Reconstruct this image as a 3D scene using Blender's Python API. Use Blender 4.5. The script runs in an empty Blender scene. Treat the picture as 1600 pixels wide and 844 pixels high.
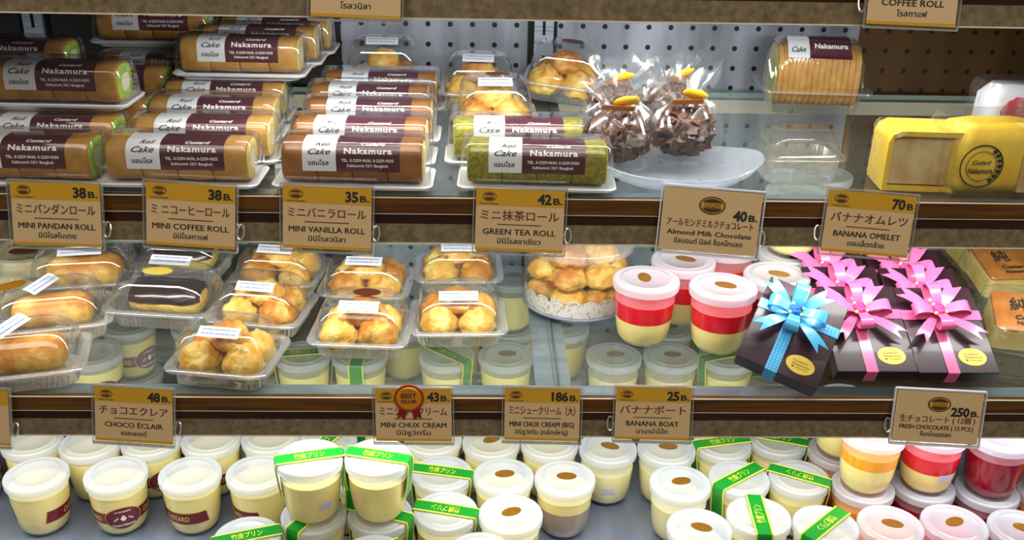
import bpy, bmesh, math, random
from math import sin, cos, pi, radians, tan, atan2
from mathutils import Vector, Matrix, noise
random.seed(7)
sc = bpy.context.scene
COL = sc.collection

# ------------------------------------------------------------------ camera, world, lights, exposure
CAM = Vector((0.0, -0.9, 1.35))
YAW, PITCH, ROLL, FPX = radians(1.93), radians(23.9), radians(-1.236), 1580.0
_f = Vector((sin(YAW)*cos(PITCH), cos(YAW)*cos(PITCH), -sin(PITCH)))
_r = Vector((cos(YAW), -sin(YAW), 0)); _d = _f.cross(_r)
_r, _d = cos(ROLL)*_r + sin(ROLL)*_d, -sin(ROLL)*_r + cos(ROLL)*_d
cam_data = bpy.data.cameras.new('camera'); cam_data.sensor_width = 36; cam_data.lens = 36*FPX/1600
cam_data.clip_start = 0.02
cam = bpy.data.objects.new('camera', cam_data); COL.objects.link(cam)
cam.matrix_world = Matrix(((_r.x, -_d.x, -_f.x, CAM.x), (_r.y, -_d.y, -_f.y, CAM.y), (_r.z, -_d.z, -_f.z, CAM.z), (0, 0, 0, 1)))
sc.camera = cam

S0, S1, S2, DECK, WALLY = 1.238, 1.026, 0.808, 0.540, 0.43    # shelf tops, bottom deck, back wall

world = bpy.data.worlds.new('shop_world'); sc.world = world; world.use_nodes = True
world.node_tree.nodes['Background'].inputs[0].default_value = (1.0, 0.90, 0.76, 1)
world.node_tree.nodes['Background'].inputs[1].default_value = 0.09

def area(name, loc, rot, sx, sy, power, col):
    l = bpy.data.lights.new(name, 'AREA'); l.shape = 'RECTANGLE'; l.size = sx; l.size_y = sy; l.energy = power; l.color = col
    o = bpy.data.objects.new(name, l); COL.objects.link(o); o.location = loc; o.rotation_euler = rot
    return o
# shop ceiling light in front of the case, and one tube under the front edge of each shelf
area('ceiling_light', (0.1, -1.7, 2.7), (radians(33), 0, 0), 2.8, 1.0, 29, (1.0, 0.94, 0.84))
area('tube_light_upper', (0.12, 0.055, 1.186), (radians(38), 0, 0), 0.74, 0.022, 1.6, (1.0, 0.99, 0.96))
area('tube_light_middle', (0.0, 0.055, 0.972), (radians(38), 0, 0), 1.6, 0.022, 2.45, (1.0, 0.98, 0.94))
area('tube_light_lower', (0.0, 0.055, 0.758), (radians(24), 0, 0), 1.6, 0.022, 2.3, (0.94, 0.97, 1.0))

vs = sc.view_settings
vs.view_transform = 'Standard'; vs.look = 'None'; vs.exposure = 0.3; vs.gamma = 1.0; vs.use_curve_mapping = False
cy = sc.cycles
cy.max_bounces = 10; cy.diffuse_bounces = 3; cy.glossy_bounces = 3; cy.transmission_bounces = 4
cy.transparent_max_bounces = 28; cy.caustics_reflective = False; cy.caustics_refractive = False
cy.sample_clamp_indirect = 4.0; cy.use_denoising = True

# ------------------------------------------------------------------ rays from photo pixels into the real place
def ray(px, py):
    return (_f*FPX + _r*(px-800) + _d*(py-422)).normalized()
def on(px, py, z):
    v = ray(px, py); t = (z-CAM.z)/v.z; p = CAM+v*t; return p.x, p.y
def at_y(px, py, y):
    v = ray(px, py); t = (y-CAM.y)/v.y; p = CAM+v*t; return p.x, p.z
def proj(p):
    q = Vector(p)-CAM; z = q.dot(_f); return 800+FPX*q.dot(_r)/z, 422+FPX*q.dot(_d)/z
def xat(px, y, z):
    a = proj((0, y, z))[0]; b = proj((0.2, y, z))[0]; x = 0.2*(px-a)/(b-a)
    c = proj((x, y, z))[0]; e = proj((x+.01, y, z))[0]
    return x + .01*(px-c)/(e-c)

# ------------------------------------------------------------------ materials
def lin(c):
    return tuple(((v/255)/12.92 if v/255 <= .04045 else ((v/255+.055)/1.055)**2.4) for v in c)
def newmat(name):
    m = bpy.data.materials.new(name); m.use_nodes = True; nt = m.node_tree; nt.nodes.clear()
    out = nt.nodes.new('ShaderNodeOutputMaterial'); return m, nt, out
def coords(nt, scale=(1, 1, 1)):
    tc = nt.nodes.new('ShaderNodeTexCoord'); mp = nt.nodes.new('ShaderNodeMapping'); mp.inputs['Scale'].default_value = scale
    nt.links.new(tc.outputs['Object'], mp.inputs['Vector']); return mp.outputs['Vector']
def pm(name, col, rough=.5, metal=0., col2=None, nscale=40, detail=4, bump=0., bscale=80, coat=0., sss=0., stretch=(1, 1, 1), lo=.35, hi=.65, spec=.5):
    m, nt, out = newmat(name); p = nt.nodes.new('ShaderNodeBsdfPrincipled'); nt.links.new(p.outputs[0], out.inputs[0])
    c = lin(col); p.inputs['Base Color'].default_value = (*c, 1); p.inputs['Roughness'].default_value = rough
    p.inputs['Metallic'].default_value = metal; p.inputs['Coat Weight'].default_value = coat; p.inputs['Coat Roughness'].default_value = .08
    p.inputs['Specular IOR Level'].default_value = spec
    if sss:
        p.inputs['Subsurface Weight'].default_value = sss; p.inputs['Subsurface Radius'].default_value = (.006, .004, .002); p.inputs['Subsurface Scale'].default_value = 1
    if col2 or bump:
        v = coords(nt, stretch)
    if col2:
        n = nt.nodes.new('ShaderNodeTexNoise'); n.inputs['Scale'].default_value = nscale; n.inputs['Detail'].default_value = detail
        nt.links.new(v, n.inputs['Vector']); r = nt.nodes.new('ShaderNodeValToRGB')
        r.color_ramp.elements[0].position = lo; r.color_ramp.elements[1].position = hi
        r.color_ramp.elements[0].color = (*c, 1); r.color_ramp.elements[1].color = (*lin(col2), 1)
        nt.links.new(n.outputs['Fac'], r.inputs['Fac']); nt.links.new(r.outputs[0], p.inputs['Base Color'])
    if bump:
        n = nt.nodes.new('ShaderNodeTexNoise'); n.inputs['Scale'].default_value = bscale; n.inputs['Detail'].default_value = 3
        nt.links.new(v, n.inputs['Vector']); b = nt.nodes.new('ShaderNodeBump'); b.inputs['Strength'].default_value = bump; b.inputs['Distance'].default_value = .002
        nt.links.new(n.outputs['Fac'], b.inputs['Height']); nt.links.new(b.outputs[0], p.inputs['Normal'])
    return m
def clear(name, tint=(1, 1, 1), f0=.06, f1=.75, haze=0., hcol=(1, 1, 1), rough=.04, bump=0., bscale=60, power=4.0, trl=0.):
    """thin clear or cloudy sheet: see-through, with reflections that grow towards grazing angles"""
    m, nt, out = newmat(name); N = nt.nodes.new; L = nt.links.new
    tr = N('ShaderNodeBsdfTransparent'); tr.inputs[0].default_value = (*tint, 1)
    gl = N('ShaderNodeBsdfGlossy'); gl.inputs['Roughness'].default_value = rough; gl.inputs['Color'].default_value = (1, 1, 1, 1)
    lw = N('ShaderNodeLayerWeight'); lw.inputs[0].default_value = .5
    pw = N('ShaderNodeMath'); pw.operation = 'POWER'; pw.inputs[1].default_value = power; L(lw.outputs['Facing'], pw.inputs[0])
    ma = N('ShaderNodeMath'); ma.operation = 'MULTIPLY_ADD'; ma.inputs[1].default_value = f1; ma.inputs[2].default_value = f0; L(pw.outputs[0], ma.inputs[0])
    base = tr.outputs[0]
    if haze:
        di = N('ShaderNodeBsdfDiffuse'); di.inputs[0].default_value = (*hcol, 1); src = di.outputs[0]
        if trl:
            t2 = N('ShaderNodeBsdfTranslucent'); t2.inputs[0].default_value = (*hcol, 1); mt = N('ShaderNodeMixShader'); mt.inputs[0].default_value = trl
            L(di.outputs[0], mt.inputs[1]); L(t2.outputs[0], mt.inputs[2]); src = mt.outputs[0]
        mh = N('ShaderNodeMixShader'); mh.inputs[0].default_value = haze; L(tr.outputs[0], mh.inputs[1]); L(src, mh.inputs[2]); base = mh.outputs[0]
    mx = N('ShaderNodeMixShader'); L(ma.outputs[0], mx.inputs[0]); L(base, mx.inputs[1]); L(gl.outputs[0], mx.inputs[2]); L(mx.outputs[0], out.inputs[0])
    if bump:
        v = coords(nt); n = N('ShaderNodeTexNoise'); n.inputs['Scale'].default_value = bscale; n.inputs['Detail'].default_value = 2
        n.noise_type = 'RIDGED_MULTIFRACTAL' if hasattr(n, 'noise_type') else n.noise_type
        L(v, n.inputs['Vector']); b = N('ShaderNodeBump'); b.inputs['Strength'].default_value = bump; b.inputs['Distance'].default_value = .003
        L(n.outputs[0], b.inputs['Height']); L(b.outputs[0], gl.inputs['Normal'])
    return m

M = {}
M['plastic'] = clear('clear_plastic', (.985, .985, .98), .06, .8, .018, rough=.06, power=3.2)
M['film'] = clear('cellophane', (.985, .985, .98), .032, .6, .018, rough=.16, bump=.35, bscale=36, power=3.0)
M['acrylic'] = clear('clear_acrylic', (.97, .97, .96), .05, .6, .0, rough=.03)
M['glass'] = clear('shelf_glass', (.87, .905, .885), .035, .38, .035, (.55, .65, .62), rough=.01)
M['glass_edge'] = pm('glass_edge', (150, 178, 170), .2)
M['cup'] = clear('cloudy_cup_plastic', (.97, .97, .97), .05, .45, .24, (.95, .95, .97), rough=.12, trl=.5)
M['lid'] = clear('cloudy_white_lid', (.97, .98, 1.0), .05, .35, .62, (.885, .92, 1.0), rough=.25, trl=.4)
M['bowl'] = clear('frosted_bowl', (.95, .97, 1.0), .05, .5, .26, (.84, .91, 1.0), rough=.25, trl=.4)
M['bowl_thin'] = clear('frosted_lid', (.98, .98, .98), .08, .6, .25, (.95, .95, .93), rough=.2, trl=.4)
M['white'] = pm('white_plastic', (238, 240, 246), .3)
M['paper'] = pm('white_paper', (238, 240, 246), .6)
M['rail_wood'] = pm('rail_wood', (112, 70, 16), .3, 0, (74, 42, 8), 30, 6, stretch=(.25, 1, 6), coat=.3)
M['rail_dark'] = pm('rail_dark', (60, 26, 3), .3, 0, (42, 16, 2), 20, 3, stretch=(.2, 1, 5), coat=.3)
M['rail_stone'] = pm('rail_stone', (146, 128, 98), .34, 0, (106, 90, 62), 160, 8, lo=.3, hi=.7, coat=.2)
M['rail_edge'] = pm('rail_edge', (236, 226, 205), .25)
M['steel'] = pm('brushed_steel', (176, 186, 204), .4, .35, (140, 150, 168), 60, 5, bump=.05, bscale=200, stretch=(.15, 1, 8))
M['deck'] = pm('steel_deck', (150, 160, 182), .36, .6, (116, 126, 148), 26, 6, stretch=(1, .12, 1), lo=.3, hi=.7)
M['dark'] = pm('dark_slot', (8, 8, 9), .8)
M['crust'] = pm('roll_crust', (180, 128, 48), .5, 0, (204, 154, 74), 60, 6, bump=.25, bscale=260)
M['crust_pandan'] = pm('pandan_crust', (194, 144, 54), .5, 0, (164, 110, 34), 60, 6, bump=.25, bscale=260)
M['crust_vanilla'] = pm('vanilla_crust', (164, 106, 30), .45, 0, (134, 78, 16), 55, 6, bump=.2, bscale=260)
M['crust_tea'] = pm('green_tea_sponge', (158, 152, 30), .8, 0, (120, 112, 14), 220, 8, bump=.6, bscale=420)
M['pandan'] = pm('pandan_sponge', (170, 205, 60), .7, 0, (148, 188, 40), 150, 6, bump=.3, bscale=300)
M['sponge'] = pm('pale_sponge', (240, 222, 140), .7, 0, (226, 200, 110), 150, 6, bump=.3, bscale=300)
M['tea_sponge'] = pm('tea_sponge', (190, 196, 84), .7, 0, (170, 176, 60), 150, 6, bump=.3)
M['cream'] = pm('cream', (244, 240, 216), .5)
M['maroon'] = pm('maroon_label', (78, 14, 34), .3)
M['ink_white'] = pm('white_ink', (250, 248, 246), .5)
M['ink_black'] = pm('black_ink', (18, 14, 16), .6)
M['ink_brown'] = pm('brown_ink', (112, 24, 20), .6)
M['ink_blue'] = pm('blue_ink', (112, 150, 206), .6)
M['ink_yellow'] = pm('yellow_ink', (240, 226, 60), .5)
M['ink_gold'] = pm('gold_ink', (226, 190, 90), .4)
M['card'] = pm('tan_card', (246, 208, 154), .5)
M['gold'] = pm('gold_band', (238, 178, 22), .35)
M['logo'] = pm('logo_brown', (70, 34, 12), .5)
M['choux'] = pm('choux', (224, 164, 50), .42, 0, (248, 222, 126), 46, 6, bump=.7, bscale=190, lo=.36, hi=.66)
M['choux2'] = pm('choux_dark', (192, 122, 26), .42, 0, (242, 206, 100), 40, 6, bump=.7, bscale=190, lo=.4, hi=.68)
M['choc'] = pm('chocolate_glaze', (34, 16, 16), .18, coat=.4)
M['almond_choc'] = pm('almond_chocolate', (86, 44, 18), .45, 0, (50, 24, 8), 150, 5, bump=.6, bscale=200)
M['custard'] = pm('custard', (250, 230, 146), .3, sss=.15, coat=.4)
M['pudding'] = pm('milk_pudding', (242, 230, 166), .3, sss=.15, coat=.4)
M['mocha'] = pm('mocha_pudding', (168, 146, 124), .3, coat=.4)
M['caramel'] = pm('caramel', (92, 60, 36), .3)
M['red_jelly'] = pm('red_jelly', (222, 16, 38), .2, coat=.3)
M['darkred_jelly'] = pm('dark_red_jelly', (140, 4, 30), .2, coat=.3)
M['orange_jelly'] = pm('orange_jelly', (250, 160, 6), .2, coat=.3)
M['mango'] = pm('orange_pudding', (244, 146, 30), .3, coat=.4)
M['green'] = pm('green_band', (20, 138, 40), .35)
M['yellow'] = pm('yellow_edge', (236, 230, 80), .4)
M['oval'] = pm('gold_oval_sticker', (124, 82, 10), .35, 0, (176, 84, 12), 110, 2, lo=.6, hi=.68)
M['oval_dark'] = pm('dark_oval_sticker', (86, 40, 14), .35)
M['seal'] = pm('pale_gold_seal', (232, 204, 84), .4, .1)
M['box'] = pm('dark_gift_box', (48, 24, 34), .38, coat=.2, bump=.05, bscale=400)
M['pink'] = pm('pink_ribbon', (230, 106, 160), .28, coat=.3)
M['rose'] = pm('pink_rose', (206, 60, 130), .5)
M['blue_rose'] = pm('blue_rose', (36, 116, 206), .5)
M['bead'] = pm('bead', (244, 220, 120), .3)
M['cheese_top'] = pm('cheesecake_top', (194, 124, 40), .45, 0, (164, 96, 24), 40, 5)
M['cheese_side'] = pm('cheesecake_side', (240, 220, 130), .6, 0, (228, 200, 100), 60, 5, bump=.2)
M['omelet'] = pm('omelet_sponge', (244, 210, 66), .6, 0, (230, 186, 36), 30, 5, bump=.15, bscale=200)
M['omelet_cut'] = pm('omelet_face', (222, 200, 150), .6, 0, (186, 150, 88), 36, 5, bump=.2)
M['print_red'] = pm('red_print', (206, 70, 80), .5, 0, (236, 200, 200), 60, 4, lo=.4, hi=.7)
M['badge'] = pm('award_badge', (176, 60, 20), .35, .2)
M['badge_gold'] = pm('award_gold', (222, 150, 30), .3, .3)
M['ribbon_red'] = pm('award_ribbon', (128, 20, 16), .4)
M['tag_lilac'] = pm('lilac_sticker', (226, 214, 236), .5)

def dotted(name, base, dots, n):
    m, nt, out = newmat(name); p = nt.nodes.new('ShaderNodeBsdfPrincipled'); nt.links.new(p.outputs[0], out.inputs[0]); p.inputs['Roughness'].default_value = .32
    v = coords(nt, (n, n, n)); vo = nt.nodes.new('ShaderNodeTexVoronoi'); vo.inputs['Randomness'].default_value = 0; vo.inputs['Scale'].default_value = 1
    nt.links.new(v, vo.inputs['Vector']); lt = nt.nodes.new('ShaderNodeMath'); lt.operation = 'LESS_THAN'; lt.inputs[1].default_value = .22
    nt.links.new(vo.outputs['Distance'], lt.inputs[0]); mx = nt.nodes.new('ShaderNodeMixRGB'); mx.inputs[1].default_value = (*lin(base), 1); mx.inputs[2].default_value = (*lin(dots), 1)
    nt.links.new(lt.outputs[0], mx.inputs[0]); nt.links.new(mx.outputs[0], p.inputs['Base Color']); return m
M['blue'] = dotted('blue_dotted_ribbon', (70, 180, 240), (176, 226, 250), 270)
M['blue_plain'] = pm('blue_ribbon', (84, 190, 244), .3, coat=.3)

def wall_material(name, ca, cb):
    """metal panel pierced with rows of round holes"""
    m, nt, out = newmat(name); N = nt.nodes.new; L = nt.links.new
    p = N('ShaderNodeBsdfPrincipled'); p.inputs['Roughness'].default_value = .42; p.inputs['Metallic'].default_value = .35
    tc = N('ShaderNodeTexCoord'); sx = N('ShaderNodeSeparateXYZ'); L(tc.outputs['Object'], sx.inputs[0])
    def cell(o, pitch, off):
        a = N('ShaderNodeMath'); a.operation = 'ADD'; a.inputs[1].default_value = off; L(o, a.inputs[0])
        b = N('ShaderNodeMath'); b.operation = 'DIVIDE'; b.inputs[1].default_value = pitch; L(a.outputs[0], b.inputs[0])
        c = N('ShaderNodeMath'); c.operation = 'FRACT'; L(b.outputs[0], c.inputs[0])
        d = N('ShaderNodeMath'); d.operation = 'SUBTRACT'; d.inputs[1].default_value = .5; L(c.outputs[0], d.inputs[0])
        e = N('ShaderNodeMath'); e.operation = 'MULTIPLY'; e.inputs[1].default_value = pitch; L(d.outputs[0], e.inputs[0])
        q = N('ShaderNodeMath'); q.operation = 'POWER'; q.inputs[1].default_value = 2; L(e.outputs[0], q.inputs[0]); return q.outputs[0]
    hx = cell(sx.outputs['X'], .0288, HOLE_X); hz = cell(sx.outputs['Z'], .0262, HOLE_Z)
    s = N('ShaderNodeMath'); s.operation = 'ADD'; L(hx, s.inputs[0]); L(hz, s.inputs[1])
    lt = N('ShaderNodeMath'); lt.operation = 'LESS_THAN'; lt.inputs[1].default_value = .0034**2; L(s.outputs[0], lt.inputs[0])
    mp = N('ShaderNodeMapping'); mp.inputs['Scale'].default_value = (14, 14, 3); L(tc.outputs['Object'], mp.inputs[0])
    n = N('ShaderNodeTexNoise'); n.inputs['Scale'].default_value = 1.6; n.inputs['Detail'].default_value = 6; L(mp.outputs[0], n.inputs['Vector'])
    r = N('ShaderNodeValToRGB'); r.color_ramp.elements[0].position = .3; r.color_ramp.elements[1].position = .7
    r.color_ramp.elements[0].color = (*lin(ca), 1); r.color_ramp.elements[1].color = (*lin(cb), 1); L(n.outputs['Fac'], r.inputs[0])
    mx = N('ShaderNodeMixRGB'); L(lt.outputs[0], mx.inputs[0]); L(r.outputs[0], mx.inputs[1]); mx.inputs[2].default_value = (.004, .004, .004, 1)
    L(mx.outputs[0], p.inputs['Base Color']); L(p.outputs[0], out.inputs[0]); return m
HOLE_X, HOLE_Z = .01, .0

# ------------------------------------------------------------------ mesh helpers
class G:
    def __init__(s): s.v = []; s.f = []; s.mi = []; s.m = 0; s.uv = None
    def add(s, pts): i = len(s.v); s.v += [tuple(p) for p in pts]; return list(range(i, i+len(pts)))
    def face(s, idx): s.f.append(tuple(idx)); s.mi.append(s.m)
    def bridge(s, a, b, closed=True):
        n = len(a)
        for k in range(n if closed else n-1): s.face((a[k], a[(k+1) % n], b[(k+1) % n], b[k]))
    def loft(s, rings, cap0=True, cap1=True, closed=True):
        R = [s.add(r) for r in rings]
        for a, b in zip(R, R[1:]): s.bridge(a, b, closed)
        if cap0: s.face(R[0][::-1])
        if cap1: s.face(R[-1])
        return R
    def lathe(s, prof, n=32, cap0=True, cap1=True, a0=0, a1=2*pi):
        full = abs(a1-a0-2*pi) < 1e-6; k = n if full else n+1
        ring = lambda r, z: [(r*cos(a0+(a1-a0)*i/n), r*sin(a0+(a1-a0)*i/n), z) for i in range(k)]
        return s.loft([ring(r, z) for r, z in prof], cap0 and full, cap1 and full, full)
    def box(s, x0, x1, y0, y1, z0, z1):
        i = s.add([(x0, y0, z0), (x1, y0, z0), (x1, y1, z0), (x0, y1, z0), (x0, y0, z1), (x1, y0, z1), (x1, y1, z1), (x0, y1, z1)])
        for q in ((0, 3, 2, 1), (4, 5, 6, 7), (0, 1, 5, 4), (1, 2, 6, 5), (2, 3, 7, 6), (3, 0, 4, 7)): s.face([i[k] for k in q])
    def tube(s, pts, r, n=8, cap=True):
        rings = []
        for k, p in enumerate(pts):
            p = Vector(p); t = (Vector(pts[min(k+1, len(pts)-1)])-Vector(pts[max(k-1, 0)])).normalized()
            u = t.orthogonal().normalized() if k == 0 else (u-t*u.dot(t)).normalized()
            w = t.cross(u); rr = r[k] if isinstance(r, (list, tuple)) else r
            rings.append([p+u*rr*cos(2*pi*i/n)+w*rr*sin(2*pi*i/n) for i in range(n)])
        s.loft(rings, cap, cap)
    def strip(s, pts, wdir, widths, th=.0005):
        """a ribbon of real thickness along pts; wdir is its width direction (one vector or one per point)"""
        rings = []
        for k, p in enumerate(pts):
            p = Vector(p); t = (Vector(pts[min(k+1, len(pts)-1)])-Vector(pts[max(k-1, 0)])).normalized()
            w = Vector(wdir[k] if isinstance(wdir, list) else wdir).normalized(); nn = t.cross(w).normalized()*th*.5
            h = w*(widths[k] if isinstance(widths, (list, tuple)) else widths)*.5
            rings.append([p-h-nn, p+h-nn, p+h+nn, p-h+nn])
        s.loft(rings)
    def blob(s, c, rad, n=16, amp=.1, freq=3, seed=0, flat=0.):
        nu, nv = n, n//2; rings = []
        for j in range(1, nv):
            th = pi*j/nv; ring = []
            for i in range(nu):
                ph = 2*pi*i/nu; d = Vector((sin(th)*cos(ph), sin(th)*sin(ph), -cos(th)))
                k = 1+amp*noise.noise(d*freq+Vector((seed*7.3, seed*3.1, 0)))+amp*.4*noise.noise(d*freq*2.7+Vector((seed, 0, 5)))
                z = d.z*k
                if z < 0: z *= (1-flat)
                ring.append((c[0]+d.x*k*rad[0], c[1]+d.y*k*rad[1], c[2]+z*rad[2]))
            rings.append(ring)
        R = s.loft(rings, False, False)
        b = s.add([(c[0], c[1], c[2]-rad[2]*(1-flat))])[0]; t = s.add([(c[0], c[1], c[2]+rad[2]*(1+amp*.2))])[0]
        for k in range(nu):
            s.face((R[0][(k+1) % nu], R[0][k], b)); s.face((R[-1][k], R[-1][(k+1) % nu], t))
    def text(s, body, cx, cy, h, fn, w=None, wmax=None, bold=0., shear=0., space=1.0, align='C'):
        """flat lettering; (u,v) -> fn(u,v). h: height of a capital (m); w: forced width"""
        V, F, bb = glyphs(body, bold, shear, space); k = h/.70; tw = (bb[1]-bb[0])*k
        kx = k*(w/tw) if w else (k*min(1, wmax/tw) if wmax else k)
        x0 = (bb[0]+bb[1])/2 if align == 'C' else (bb[0] if align == 'L' else bb[1])
        i = s.add([fn(cx+(a-x0)*kx, cy+(b-.35)*k) for a, b in V])
        for f in F: s.face([i[q] for q in f])

_tc = {}
def glyphs(body, bold=0., shear=0., space=1.):
    key = (body, bold, shear, space)
    if key not in _tc:
        c = bpy.data.curves.new('glyphs', 'FONT'); c.body = body; c.resolution_u = 2; c.offset = bold; c.shear = shear; c.space_character = space
        o = bpy.data.objects.new('glyphs', c); COL.objects.link(o)
        m = bpy.data.meshes.new_from_object(o.evaluated_get(bpy.context.evaluated_depsgraph_get()))
        V = [(v.co.x, v.co.y) for v in m.vertices]; F = [tuple(p.vertices) for p in m.polygons]
        xs = [a for a, b in V] or [0, 1]
        _tc[key] = (V, F, (min(xs), max(xs)))
        bpy.data.objects.remove(o); bpy.data.curves.remove(c); bpy.data.meshes.remove(m)
    return _tc[key]

def rr(w, d, r, z, n=5, cx=0, cy=0, flute=0., per=40):
    """rounded rectangle ring"""
    pts = []; r = min(r, w/2-1e-5, d/2-1e-5)
    corners = ((w/2-r, d/2-r, 0), (-w/2+r, d/2-r, 90), (-w/2+r, -d/2+r, 180), (w/2-r, -d/2+r, 270))
    for x, y, a in corners:
        for k in range(n+1):
            t = radians(a+90*k/n); pts.append((cx+x+r*cos(t), cy+y+r*sin(t), z))
    if flute:
        out = []; P = [Vector(p) for p in pts]; per_m = sum((P[(i+1) % len(P)]-P[i]).length for i in range(len(P))); N = per*4; step = per_m/N
        i = 0; seg0 = 0; s = 0
        for k in range(N):
            t = k*step
            while seg0+(P[(i+1) % len(P)]-P[i]).length < t: seg0 += (P[(i+1) % len(P)]-P[i]).length; i += 1
            e = P[(i+1) % len(P)]-P[i]; p = P[i]+e*((t-seg0)/e.length); nrm = Vector((e.y, -e.x, 0)).normalized()
            p = p+nrm*flute*(1 if k % 4 < 2 else -1)*.5; out.append(tuple(p))
        return out
    return pts
def ob(name, g, mats, parent=None, angle=40, recalc=True, flat=False):
    me = bpy.data.meshes.new(name); me.from_pydata(g.v, [], g.f)
    mats = mats if isinstance(mats, (list, tuple)) else [mats]
    for m in mats: me.materials.append(M[m] if isinstance(m, str) else m)
    me.polygons.foreach_set('material_index', g.mi)
    if recalc:
        bm = bmesh.new(); bm.from_mesh(me); bmesh.ops.recalc_face_normals(bm, faces=bm.faces); bm.to_mesh(me); bm.free()
    me.polygons.foreach_set('use_smooth', [not flat]*len(me.polygons))
    if not flat: me.set_sharp_from_angle(angle=radians(angle))
    me.update()
    o = bpy.data.objects.new(name, me); COL.objects.link(o)
    if parent: o.parent = parent
    return o
def tag(o, label, cat, group=None):
    o['label'] = label; o['category'] = cat
    if group: o['group'] = group
    elif 'group' in o: del o['group']
    return o
def empty(name, loc=(0, 0, 0), rz=0, label=None, cat=None, group=None):
    o = bpy.data.objects.new(name, None); o.empty_display_size = .02; COL.objects.link(o); o.location = loc; o.rotation_euler = (0, 0, rz)
    if label: tag(o, label, cat, group)
    return o
_kids = {}
def copy_tree(o, parent=None):
    c = o.copy(); COL.objects.link(c)
    if parent: c.parent = parent
    for ch in [x for x in o.children]: copy_tree(ch, c)
    return c
PROTO = {}
def inst(key, build):
    """first call builds the thing, later calls copy it"""
    if key not in PROTO: PROTO[key] = build(); return PROTO[key]
    return copy_tree(PROTO[key])
def put(o, loc, rz=0, rx=0, ry=0, label=None, cat=None, group=None, scale=None):
    o.location = loc; o.rotation_euler = (rx, ry, rz)
    if scale: o.scale = scale
    if label: tag(o, label, cat, group)
    return o
def struct(name, g, mats, **k):
    o = ob(name, g, mats, **k); o['kind'] = 'structure'; return o

# ------------------------------------------------------------------ setting: back wall, uprights, base deck, side trims
_px = at_y(911, 41, WALLY); HOLE_X = -_px[0]+.0288*(.5+40); HOLE_Z = -_px[1]+.0262*.5
XL, XR = at_y(533, 60, WALLY)[0], at_y(1335, 100, WALLY)[0]
for nm, x0, x1, ca, cb in (('wall_back', XL, XR, (100, 106, 116), (166, 173, 188)), ('wall_left', -1.3, XL, (18, 12, 12), (34, 24, 20)), ('wall_right', XR, 1.3, (66, 44, 12), (96, 64, 20))):  # right section's brown is a reflection in the metal, painted into its colour
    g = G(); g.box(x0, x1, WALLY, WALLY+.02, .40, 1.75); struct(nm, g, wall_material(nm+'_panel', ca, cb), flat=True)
g = G(); g.box(-1.3, 1.3, -.12, WALLY, DECK-.03, DECK); struct('floor', g, 'deck', flat=True)
def upright(px, py, name):
    x, z = at_y(px, py, WALLY); g = G()
    g.box(x-.0125, x+.0125, WALLY-.010, WALLY-.0002, DECK, 1.7); g.m = 1
    g.box(x-.0205, x-.0125, WALLY-.003, WALLY-.0003, DECK, 1.7); g.box(x+.0125, x+.0175, WALLY-.003, WALLY-.0003, DECK, 1.7)
    for k in range(24): g.box(x-.0018, x+.0018, WALLY-.0108, WALLY-.0095, .57+.048*k, .592+.048*k)
    return struct(name, g, ['steel', 'dark'], flat=True), x
_, XU = upright(849, 60, 'trim_1'); _, XU2 = upright(58, 45, 'trim_2')
g = G(); g.box(-1.3, 1.3, WALLY-.004, WALLY-.0004, S1-.030, S1-.012); struct('trim_3', g, 'rail_edge', flat=True)

# ------------------------------------------------------------------ the shelves
RT = 0.047
def shelf(name, ztop, label, opaque=False):
    e = empty(name, (0, 0, ztop-.006), 0, label, 'shelf', 'shelves of the display case')
    seam = XU+.004
    for x0, x1 in ((-1.25, seam-.0008), (seam+.0008, 1.25)):
        g = G(); g.box(x0, x1, .004, WALLY-.012, 0, .006); o = ob('glass_panel', g, 'steel' if opaque else ['glass', 'glass_edge'], e, flat=True)  # opaque: unseen top panel made solid steel to shut out the ceiling light
        if not opaque:
            for p in o.data.polygons:
                if abs(p.normal.z) < .5: p.material_index = 1
    z = lambda t: .006-RT*t            # t runs 0 at the rail's top to 1 at its foot
    g = G(); g.m = 0; g.box(-1.25, 1.25, -.0036, -.0022, z(.016), z(0)); g.m = 3; g.box(-1.25, 1.25, -.0021, .0035, z(.016), z(.002))
    g.m = 3; g.box(-1.25, 1.25, -.003, .004, z(.348), z(.016)); g.m = 0; g.box(-1.25, 1.25, -.0036, .0035, z(.357), z(.348))
    g.m = 1; g.box(-1.25, 1.25, -.001, .005, z(.58), z(.357)); g.m = 2; g.box(-1.25, 1.25, -.0028, .005, z(.975), z(.58))
    g.m = 0; g.box(-1.25, 1.25, -.0034, .0045, z(1.0), z(.975))
    ob('price_rail', g, ['rail_edge', 'rail_dark', 'rail_stone', 'rail_wood'], e, flat=True)
    g = G(); g.box(-1.25, 1.25, .006, .034, -.0045, -.0004); g.box(-1.25, 1.25, .006, .0085, -.03, -.0045); ob('front_flange', g, 'steel', e, flat=True)
    for x in (XU, XU2):
        g = G(); g.box(x-.020, x-.0005, .034, WALLY-.011, -.006, -.0005); g.box(x+.0005, x+.018, .034, WALLY-.011, -.006, -.0005)
        ob('bracket_arm', g, 'steel', e, flat=True)
    return e
shelf('display_shelf', S0, 'topmost shelf, only its grey-brown front rail visible along the top edge', True)
shelf('display_shelf', S1, 'glass shelf with brown rail carrying the cake rolls')
shelf('display_shelf', S2, 'glass shelf with brown rail carrying cream puffs and gift boxes')

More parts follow.
